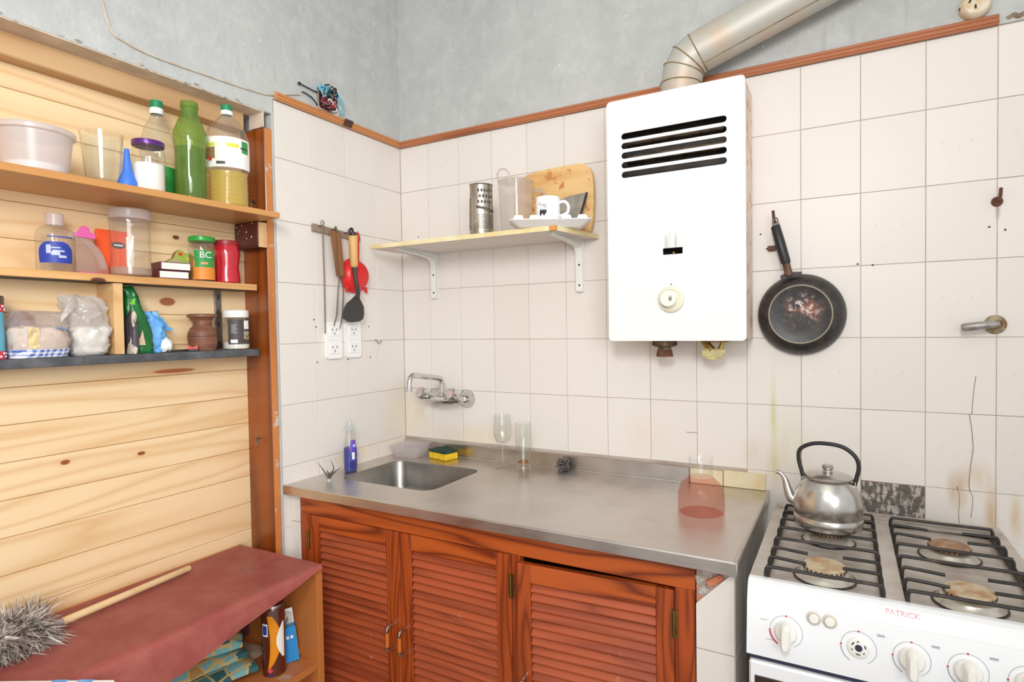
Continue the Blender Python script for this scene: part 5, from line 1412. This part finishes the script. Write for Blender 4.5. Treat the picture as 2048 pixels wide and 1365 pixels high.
put('handle_grip', a_tube(B(), [tuple(p1 - Vector((0, 0, .004))), tuple(p1), tuple(p1.lerp(p2, .5)), tuple(p2), tuple(p2 + Vector((-.001, 0, .003)))], [.012, .0135, .0140, .0130, .011], 12), BLACKPL, t)
bm = B(); a_tube(bm, [tuple(p2 + Vector((0, 0, .0)) + Vector((.007 * math.cos(u), 0, .012 + .014 * math.sin(u)))) for u in [2 * PI * i / 14 for i in range(15)]], .0022, 6); put('hanging_ring', bm, DULLMET, t)
for dx in (-.03, -.012): put('rivet', a_ball(B(), (dx - .008, -.013, .118), .0035), DULLMET, t)
t = thing('wall_hook', 'rusty hook in the tiles that carries the frying pan', 'hook', (1.419, 0, 1.67))
bm = B(); a_tube(bm, cr([(1.421, -.0005, 1.662), (1.421, -.02, 1.66), (1.420, -.032, 1.664), (1.419, -.036, 1.679), (1.418, -.036, 1.690)], 4), .0042, 8); put('hook', bm, RUST, t, world=True)
t = thing('rusty_bracket_stub', 'small rusty metal stub in the tiles behind the pan handle', 'stub', (1.407, 0, 1.585))
put('stub', a_box(B(), 1.400, 1.424, -.014, -.0006, 1.578, 1.592, .002), RUSTM, t, world=True)
t = thing('wall_hook', 'rusty hook with a stained plug high on the tiles at far right', 'hook', (1.94, 0, 1.67))
bm = B(); a_tube(bm, cr([(1.940, -.0005, 1.664), (1.940, -.016, 1.663), (1.941, -.022, 1.675), (1.942, -.022, 1.692)], 4), .004, 8); put('hook', bm, RUST, t, world=True)
put('plug', a_ball(B(), (1.938, -.003, 1.662), .0125, s=(1, .5, 1), n=12), RUST, t, world=True)
t = thing('gas_valve', 'grey lever gas valve on the tiles above the stove', 'valve', (1.936, 0, 1.352))
put('flange', a_lathe(B(), [(.024, 0), (.022, .006), (.014, .009), (0, .010)], 20, 0, Tr(1.936, -.0008, 1.352) @ Rot(PI / 2, 'X')), mat('stained_flange', (172, 158, 122), .6, .3, c2=(120, 96, 66), vs=60), t, world=True)
put('stem', a_tube(B(), [(1.936, -.008, 1.352), (1.936, -.034, 1.352)], .010, 12), RUSTM, t, world=True)
bm = B(); a_tube(bm, [(1.938, -.034, 1.354), (1.920, -.036, 1.352), (1.898, -.037, 1.350), (1.866, -.036, 1.3455), (1.861, -.036, 1.345)], [.007, .009, .0105, .011, .008], 12); put('lever', bm, mat('grey_lever', (176, 172, 168), .4, .6, c2=(150, 144, 138), vs=50), t, world=True)
t = thing('ceramic_socket', 'old round ceramic outlet on the plaster at top right', 'outlet', (1.890, -.003, 2.158))
put('body', a_lathe(B(), [(.034, 0), (.034, .012), (.030, .024), (.026, .028), (0, .029)], 28, 0, Tr(1.890, -.0032, 2.158) @ Rot(PI / 2, 'X')), OLDCER, t, world=True)
for (dx, dz, an) in ((-.011, .006, .5), (.010, .010, -.6), (.0, -.010, 0)):
    put('slot', a_box(B(), -.0022, .0022, -.0006, .0006, -.005, .005, M=Tr(1.888 + dx, -.0325, 2.157 + dz) @ Rot(an, 'Y')), BLACKPR, t, world=True)
for dx, dz in ((-.030, -.004), (.030, .018)): put('screw', a_ball(B(), (1.890 + dx, -.018, 2.158 + dz), .0048), RUST, t, world=True)

# ================================================================== FAUCET
t = thing('mixer_tap', 'chrome wall mixer tap with two round knobs over the basin', 'faucet', (.237, 0, 1.09))
for x in (.162, .312):
    put('flange', a_lathe(B(), [(.036, 0), (.036, .003), (.018, .030), (.016, .034), (0, .034)], 28, 0, Tr(x, -.0008, 1.090) @ Rot(PI / 2, 'X')), CHROME, t, world=True)
bm = B(); a_tube(bm, cr([(.162, -.034, 1.090), (.163, -.052, 1.090), (.175, -.060, 1.0905), (.237, -.062, 1.0905), (.299, -.060, 1.0905), (.311, -.052, 1.090), (.312, -.034, 1.090)], 5), [.0135] * 10 + [.017, .019, .021, .022, .022, .022, .022, .021, .019, .017] + [.0135] * 11, 14)
put('body', bm, CHROME, t, world=True)
for x in (.166, .310):
    d = Vector((-.12, -.82, .52)).normalized(); c0 = Vector((x, -.058, 1.094))
    bm = B(); a_lathe(bm, [(.013, 0), (.014, .018), (.0125, .024), (0, .024)], 16, 0, aim(d, c0)); put('valve', bm, CHROME, t, world=True)
    rings = []
    nn = 36
    for z, r in ((.022, .015), (.026, .0205), (.044, .0235), (.050, .0215), (.0525, .017)):
        rings.append([tuple(aim(d, c0) @ Vector((r * (1 + .05 * math.cos(u * 9)) * math.cos(u), r * (1 + .05 * math.cos(u * 9)) * math.sin(u), z))) for u in [2 * PI * i / nn for i in range(nn)]])
    kb = put('knob', a_rings(B(), rings), CHROME, t, world=True)
    put('knob_cap', a_lathe(B(), [(.012, .0525), (.012, .054), (0, .0545)], 18, 0, aim(d, c0)), mat('red_blue_cap', (206, 176, 178), .3) if 'red_blue_cap' not in bpy.data.materials else bpy.data.materials['red_blue_cap'], kb, world=True)
put('spout_base', a_lathe(B(), [(.020, 0), (.020, .006), (.014, .014), (.011, .024), (0, .025)], 20, 0, Tr(.237, -.062, 1.106)), CHROME, t, world=True)
bm = B(); a_tube(bm, cr([(.237, -.062, 1.12), (.237, -.062, 1.150), (.237, -.067, 1.166), (.237, -.082, 1.174), (.237, -.16, 1.186), (.237, -.222, 1.1955), (.237, -.240, 1.192), (.237, -.250, 1.178), (.237, -.254, 1.150)], 6), .0098, 14); put('spout', bm, CHROME, t, world=True)
put('nozzle', a_tube(B(), [(.237, -.2535, 1.158), (.237, -.2545, 1.140)], .0118, 14), CHROME, t, world=True)

# ================================================================== THINGS ON THE COUNTER
KZ = CZ + .0006
t = thing('dish_soap', 'clear dish soap bottle half full of blue liquid by the basin', 'bottle', (.055, -.361, KZ))
rot_ = Rot(math.radians(-30), 'Z')
put('bottle', a_lathe(B(), [(0, 0), (.026, 0), (.029, .004), (.030, .06), (.028, .085), (.022, .115), (.0175, .135), (.0145, .145), (.0135, .150)], 28, sx=.75, sy=1., M=Rot(math.radians(-62) + PI / 2, 'Z'), cap1=False), CPLAST, t)
put('soap', a_lathe(B(), [(0, .002), (.0255, .002), (.0282, .005), (.0291, .06), (.0272, .083), (0, .084)], 28, sx=.75, sy=1., M=Rot(math.radians(-62) + PI / 2, 'Z')), BLUEL, t)
put('cap', a_lathe(B(), [(.0175, .148), (.0175, .156), (.012, .159), (.0085, .163), (.0075, .176), (.006, .180), (0, .180)], 22), clear('pale_cap', (246, 248, 248), .8, .15, (226, 236, 238), .5), t)
fa = facing(.055, -.361)
bm = B(); rings = []
for i in range(12):
    z = .040 + .072 * i / 11; sh_ = .25 + .02 * i; w = .42 if i > 3 else .48
    r_ = (.0296 if z < .085 else .0296 - .0075 * (z - .085) / .027)
    rings.append([(r_ * 1.0 * math.cos(fa + sh_ - w + 2 * w * j / 6) * .93, r_ * math.sin(fa + sh_ - w + 2 * w * j / 6) * .93, z) for j in range(7)])
a_rings(bm, rings, closed=False); put('label', bm, mat('violet_label', (74, 70, 190), .4), t)
def lp_(z0, z1, a, w, m, nm, r): put(nm, a_lathe(B(), [(r, z0), (r, z1)], 5, 0, None, False, False, a0=fa + a - w, a1=fa + a + w), m, t)
lp_(.045, .07, .35, .16, LWHITE, 'white_panel', .0285); lp_(.058, .066, .12, .08, LGREEN, 'green_mark', .0285); lp_(.078, .083, .1, .12, REDPR, 'red_mark', .0284); lp_(.104, .109, .4, .1, REDPR, 'red_mark', .0232)
lp_(.085, .098, .5, .16, mat('pale_lilac_print', (200, 200, 236), .5), 'lilac_print', .0268)

t = thing('wire_claw', 'grey claw of bent wire prongs in a pale foot by the soap bottle', 'wire claw', (.104, -.505, KZ))
put('foot', a_lathe(B(), [(0, 0), (.0085, 0), (.008, .010), (.006, .012), (0, .012)], 14), LGREY, t)
rv = Vector((.879, .476, 0)); fv = Vector((-.476, .879, 0))
for (a, b, c_, s) in ((-.028, .030, .055, 0), (-.008, -.012, .025, .012), (.012, .002, .060, .01), (.036, -.016, .044, -.012)):
    pts = [(0, 0, .010), tuple(rv * (a * .25) + fv * s * .5 + Vector((0, 0, .022))), tuple(rv * (a * .55 + (.006 if a > 0 else -.004)) + fv * s + Vector((0, 0, .022 + c_ * .35))), tuple(rv * (a * 1.35 if a != .012 else a * .2) + fv * s + Vector((0, 0, .012 + c_)))]
    pc = cr(pts, 5); bm = B(); a_tube(bm, pc, [.0045 - .0040 * i / (len(pc) - 1) for i in range(len(pc))], 6); put('prong', bm, mat('wire_dark_grey', (92, 86, 78), .5, .4) if 'wire_dark_grey' not in bpy.data.materials else bpy.data.materials['wire_dark_grey'], t)

t = thing('plastic_tray', 'translucent rectangular plastic tray in the corner behind the basin', 'tray', (.093, -.083, KZ), (0, 0, math.radians(10)))
bm = B(); R4 = lambda w, h, z, r: [(p[0], p[1], z) for p in rr(0, 0, w, h, r, 5)]
a_rings(bm, [R4(.10, .085, .0, .018), R4(.104, .089, .003, .018), R4(.128, .112, .042, .02), R4(.136, .120, .043, .022), R4(.136, .120, .0455, .022), R4(.127, .111, .0445, .02), R4(.102, .087, .005, .018)], cap1=True)
put('tray', bm, TRAYP, t)
t = thing('dish_sponge', 'yellow dish sponge with green scouring top beside the tray', 'sponge', (.238, -.062, KZ), (0, 0, math.radians(-14)))
bm = B(); a_box(bm, -.050, .050, -.031, .031, 0, .026, .003); put('sponge', bm, YSPONGE, t)
bm = B(); a_plate(bm, rr(0, 0, .102, .064, .004, 2), .0262, .0345, 'z')
bmesh.ops.subdivide_edges(bm, edges=bm.edges[:], cuts=2)
for v in bm.verts: v.co.z += .003 * mnoise.noise(Vector((v.co.x * 60, v.co.y * 60, 1)))
put('scourer', bm, GSCOUR, t)
t = thing('wine_glass', 'clear stemmed wine glass on the counter by the upstand', 'glass', (.520, -.085, KZ))
put('glass', a_lathe(B(), [(0, 0), (.030, 0), (.031, .002), (.018, .008), (.008, .018), (.0065, .030), (.0085, .048), (.0075, .066), (.010, .080), (.022, .092), (.030, .108), (.0325, .128), (.0315, .155), (.0288, .188), (.0278, .188), (.0305, .155), (.0315, .128), (.029, .109), (.020, .094), (0, .086)], 32), GLASS, t)
t = thing('beer_glass', 'tall clear beer glass on the counter right of the wine glass', 'glass', (.613, -.100, KZ))
put('glass', a_lathe(B(), [(0, 0), (.0265, 0), (.0275, .003), (.0265, .015), (.0215, .022), (.0215, .030), (.026, .060), (.0285, .09), (.0285, .13), (.0275, .168), (.0262, .168), (.0272, .13), (.0272, .09), (.0245, .06), (.0195, .032), (0, .028)], 32), GLASS, t)
put('residue', a_lathe(B(), [(0, .0285), (.0185, .0285), (.0195, .033), (0, .033)], 20), clear('amber_residue', (220, 170, 90), .3, .1, (206, 150, 70), .5), t)
t = thing('steel_wool', 'small tangle of grey steel wool against the upstand', 'steel wool', (.738, -.042, KZ))
rs = random.Random(11); bm = B()
for k in range(46):
    c = Vector((rs.uniform(-.014, .014), rs.uniform(-.01, .01), rs.uniform(.008, .03))); r_ = rs.uniform(.005, .011); ax_ = Vector((rs.uniform(-1, 1), rs.uniform(-1, 1), rs.uniform(-1, 1))).normalized(); u = ax_.orthogonal(); w = ax_.cross(u)
    pts = [c + (u * math.cos(q) + w * math.sin(q)) * r_ + ax_ * .002 * q for q in [i * .7 for i in range(9)]]
    for p in pts: p.z = max(p.z, .0012)
    a_tube(bm, [tuple(p) for p in pts], .0011, 4)
put('strands', bm, WOOL, t, kind='stuff')
t = thing('plastic_jug', 'faint see-through jug with reddish body on right end of counter', 'jug', (1.262, -.29, KZ))
put('body', a_lathe(B(), [(0, 0), (.056, 0), (.060, .004), (.060, .05), (.052, .075), (.034, .092), (.030, .096)], 36, cap1=False), REDGHOST, t)
put('neck', a_lathe(B(), [(.030, .096), (.030, .142), (.032, .146), (.029, .147)], 32, cap0=False, cap1=False), GLASS, t)

# ================================================================== STOVE
SX0, SX1, SYF, SYB, SZT = 1.425, 1.942, -.602, -.045, .840
t = thing('gas_stove', 'white four burner gas stove to the right of the counter', 'stove', (1.68, -.3, 0))
put('body', a_box(B(), SX0 + .003, SX1 - .003, -.590, SYB, .06, .815, .002), ENAMEL, t, world=True)
# top sheet with two wells
wells = [(1.452, 1.668, -.588, -.085), (1.699, 1.917, -.588, -.085)]
bm = B(); a_plate(bm, [(SX0, SYF + .006), (SX1, SYF + .006), (SX1, SYB), (SX0, SYB)], .820, SZT, 'z', [rr((a + b) / 2, (c + d) / 2, b - a, d - c, .012, 4) for a, b, c, d in wells]); put('top_frame', bm, STOVETOP, t, world=True)
for (a, b, c, d) in wells:
    bm = B(); a_box(bm, a + .0005, b - .0005, c + .0005, d - .0005, .816, .826); put('well', bm, STOVETOP, t, world=True)
    bm = B(); a_tube(bm, [(a + .004, c + .004, .829), (a + .004, d - .004, .829), (b - .004, d - .004, .829), (b - .004, c + .004, .829), (a + .004, c + .004, .829)], .0035, 6); put('grimy_seam', bm, GRIME, t, world=True)
bm = B(); a_plate(bm, [(SX0 + .01, -.047), (SX1 - .005, -.047), (SX1 - .005, -.085), (SX0 + .01, -.085)], .8405, .846, 'z', [rr(1.46 + .0175 * k, -.066, .007, .014, .003, 2) for k in range(26) if not 11 <= k <= 12]); put('rear_vent', bm, STOVETOP, t, world=True)
# fascia: curved front edge running along x
pf = [(-.597, .8405), (-.6025, .8405), (-.612, .836), (-.620, .826), (-.6245, .812), (-.628, .806), (-.640, .7035), (-.640, .700), (-.590, .700), (-.590, .8405)]
bm = B(); a_plate(bm, pf, SX0, SX1, 'x'); put('control_panel', bm, ENAMEL, t, world=True, smooth=25)
def pany(z): return -.628 - .012 * (.806 - z) / .1025
put('groove', a_tube(B(), [(SX0 + .04, -.6255, .8085), (SX1, -.6255, .8085)], .0011, 4), GREYLN, t, world=True)
bm = B(); a_text(bm, 'PATRICK', .0135, Tr(1.692, -.6185, .8285) @ Rot(math.radians(63), 'X'), .0004); put('lettering', bm, mat('faded_red_letters', (222, 160, 164), .6), t, world=True)
pn = Vector((0, -.1025, -.012)).normalized()       # outward normal of the panel
PM = lambda x, z: Tr(x, pany(z), z) @ Rot(math.radians(83.3), 'X')
KX = [1.498, 1.622, 1.705, 1.787, 1.870]
for i, x in enumerate(KX):
    z = .757
    M_ = PM(x, z)
    bm = B(); rd = .029 if i else .0295
    pts = [tuple(M_ @ Vector((rd * math.cos(u), rd * math.sin(u), .0004))) for u in [math.radians(q) for q in range(-60, 241, 10)]]
    a_tube(bm, pts, .0005, 4); put('dial_ring', bm, GREYLN, t, world=True)
    bm = B(); pts = [tuple(M_ @ Vector((rd * math.cos(u), rd * math.sin(u), .0006))) for u in [math.radians(q) for q in range(180, 241, 6)]]
    a_tube(bm, pts, .0016 if i == 0 else .0011, 5); put('dial_arc', bm, REDPR if i == 0 else GREYLN, t, world=True)
    for q in ((90,) if i == 0 else (90, 178)):
        u = math.radians(q); put('dial_mark', a_ball(B(), tuple(M_ @ Vector((rd * math.cos(u), rd * math.sin(u), .0006))), .0019, s=(1, .5, 1), n=8), REDPR, t, world=True)
    if i: put('pictogram', a_box(B(), -.006, .006, -.002, .002, .0, .0006, M=PM(x + .036, z + .029)), GREYLN, t, world=True)
    if i == 1:
        hb = put('knob_hub', a_lathe(B(), [(.0185, 0), (.0185, .003), (.016, .0045), (.006, .0045), (.006, .001), (0, .001)], 26, 0, M_), KNOBW, t, world=True)
        put('hub_hole', a_lathe(B(), [(.0062, .0043), (.0062, .0049), (0, .0049)], 18, 0, M_), BLUEGAP, hb, world=True)
        for a_, w_ in ((20, 30), (95, 16), (145, 30), (200, 10), (265, 36), (318, 12)):
            bm = B(); a_tube(bm, [tuple(M_ @ Vector((.0115 * math.cos(u), .0115 * math.sin(u), .0044))) for u in [math.radians(a_ - w_ / 2 + w_ * k / 5) for k in range(6)]], .0013, 5); put('hub_slot', bm, BLACKPR, hb, world=True)
    else:
        kb = put('knob', a_lathe(B(), [(.020, .0005), (.0205, .006), (.018, .010), (0, .011)], 26, 0, M_), KNOBW, t, world=True)
        bm = B(); a_rings(bm, [[tuple(M_ @ Vector((px_ * s_, py_ * s2_ - (.003 if z_ > .02 else 0), z_))) for px_, py_ in rr(0, -.003, .0175, .046, .008, 4)] for s_, s2_, z_ in ((1.1, 1., .008), (1., 1., .02), (.85, .95, .030), (.55, .85, .034))]); put('knob_grip', bm, KNOBW, kb, world=True)
for x in (1.547, 1.5745):
    kb = put('push_button', a_lathe(B(), [(.0125, 0), (.0128, .003), (.0105, .0045), (.0095, .003), (0, .003)], 22, 0, PM(x, .794)), mat('button_bezel', (214, 208, 192), .4) if 'button_bezel' not in bpy.data.materials else bpy.data.materials['button_bezel'], t, world=True)
    put('button_cap', a_lathe(B(), [(.0088, .002), (.0088, .008), (.0075, .0095), (0, .010)], 20, 0, PM(x, .794)), KNOBW, kb, world=True)
for dx, z in ((-.033, .772), (-.022, .736)): put('pictogram', a_box(B(), -.007, .007, -.0006, .0006, 0, .0005, M=PM(1.498 + dx - .008, z)), GREYLN, t, world=True)
put('dark_gap', a_box(B(), SX0 + .004, SX1 - .004, -.634, -.592, .690, .700), BLUEGAP, t, world=True)
d_ = put('oven_door', a_box(B(), SX0 + .005, SX1 - .005, -.644, -.594, .12, .689, .004), ENAMEL, t, world=True)
put('door_glass', a_box(B(), SX0 + .016, SX1 - .016, -.6465, -.6435, .16, .662, .001), OVENG, d_, world=True)
put('drawer', a_box(B(), SX0 + .005, SX1 - .005, -.640, -.594, .02, .115, .004), ENAMEL, t, world=True)
# burners
for (x, y, m, r) in ((1.562, -.505, BURNER, .041), (1.564, -.27, BURNR, .036), (1.808, -.262, BURNR, .040), (1.806, -.515, BURNER, .041)):
    b_ = put('burner', a_lathe(B(), [(.056, .8262), (.058, .829), (.050, .836), (r + .006, .842), (r, .8425), (r - .004, .845), (0, .845)], 32, 0, Tr(x, y, 0)), BURNB, t, world=True)
    put('black_ring', a_lathe(B(), [(.0572, .8264), (.0605, .8285), (.0572, .8302)], 32, 0, Tr(x, y, 0), False, False), BLACKPL, b_, world=True)
    put('burner_cap', a_lathe(B(), [(r - .002, .8455), (r, .847), (r, .853), (r - .003, .8555), (0, .857)], 32, 0, Tr(x, y, 0)), m, b_, world=True)
    bm = B()
    for k in range(26): u = 2 * PI * k / 26; a_box(bm, -.0012, .0012, -.0012, .0012, .8468, .8515, M=Tr(x + r * math.cos(u), y + r * math.sin(u), 0) @ Rot(u, 'Z'))
    put('flame_port', bm, BLACKPR, b_, world=True, kind='stuff')
# grates: bars bent down at both ends onto side rods
bys = [-.583, -.522, -.462, -.400, -.315, -.247, -.180, -.118]
for (a, b, lab) in ((1.456, 1.664, 'black wire grate over the left pair of burners'), (1.703, 1.912, 'black wire grate over the right pair of burners')):
    g_ = thing('stove_grate', lab, 'grate', ((a + b) / 2, -.35, .827))
    for xs in (a, b): put('side_rod', a_tube(B(), [(xs, -.584, .8335), (xs, -.10, .8335)], .0042, 8), IRON, g_, world=True)
    for k, y in enumerate(bys):
        dz = .001 * math.sin(k * 2.3 + a); z = .860 + dz
        if k in (1, 2, 5, 6):
            for sgn, e0_, e1_ in ((1, a, a + .072), (-1, b, b - .068)):
                put('bar', a_tube(B(), cr([(e0_, y, .8335), (e0_, y, z - .010), (e0_ + sgn * .003, y, z - .002), (e0_ + sgn * .010, y, z), (e1_, y - .004 * sgn, z - .002)], 3), .0036, 8), IRON, g_, world=True)
        else:
            put('bar', a_tube(B(), cr([(a, y, .8335), (a, y, z - .010), (a + .003, y, z - .002), (a + .010, y, z), ((a + b) / 2, y + .002, z - .001), (b - .010, y, z), (b - .003, y, z - .002), (b, y, z - .010), (b, y, .8335)], 3), .0038, 8), IRON, g_, world=True)
# kettle
t = thing('kettle', 'aluminium kettle with a black handle on the rear left burner', 'kettle', (1.563, -.268, .8648))
put('body', a_lathe(B(), [(0, 0), (.070, 0), (.0755, .003), (.077, .010), (.0772, .026), (.0755, .028), (.0755, .0305), (.0768, .033), (.0765, .06), (.072, .083), (.063, .102), (.052, .114), (.049, .118), (.0485, .121)], 48), ALU, t, smooth=45)
put('lid', a_lathe(B(), [(.0485, .118), (.056, .119), (.057, .121), (.052, .124), (.030, .131), (.012, .134), (.0, .1345)], 44), ALU, t)
put('lid_knob', a_lathe(B(), [(.0105, .133), (.010, .137), (.0115, .139), (.0125, .141), (.0125, .148), (.0105, .150), (0, .1505)], 24), ALU, t)
sp_ = cr([(-.066, .012, .045), (-.083, .014, .056), (-.092, .016, .078), (-.098, .017, .10), (-.108, .019, .113), (-.118, .021, .116)], 6)
put('spout', a_tube(B(), sp_, [.016 - .0105 * min(1, i / 22) for i in range(len(sp_))], 14), ALU, t)
Mk = Rot(math.radians(-8), 'Z')
hp = cr([(-.056, 0, .113), (-.060, 0, .13), (-.066, 0, .158), (-.062, 0, .182), (-.035, 0, .198), (0, 0, .2015), (.035, 0, .196), (.060, 0, .176), (.067, 0, .152), (.062, 0, .125), (.058, 0, .108)], 5)
put('handle', a_tube(B(), [tuple(Mk @ p) for p in hp], .0050, 12), BLACKPL, t)
for s in (-1, 1):
    bm = B(); a_plate(bm, [(-.007, .088), (.007, .088), (.006, .116), (-.006, .116)], s * .060 - .0012, s * .060 + .0012, 'x', M=Mk); put('lug', bm, ALU, t)

# groups of repeated things
GROUPS = {'wooden_shelf': 'shelves of the plank niche', 'small_book': 'small stacked books', 'stove_grate': 'grates on the stove', 'oil_bottle': 'capped oil bottles on the upper shelf', 'wall_hook': 'rusty hooks in the tiles'}
for o in bpy.data.objects:
    k = o.name.split('.')[0]
    if o.parent is None and k in GROUPS: o['group'] = GROUPS[k]
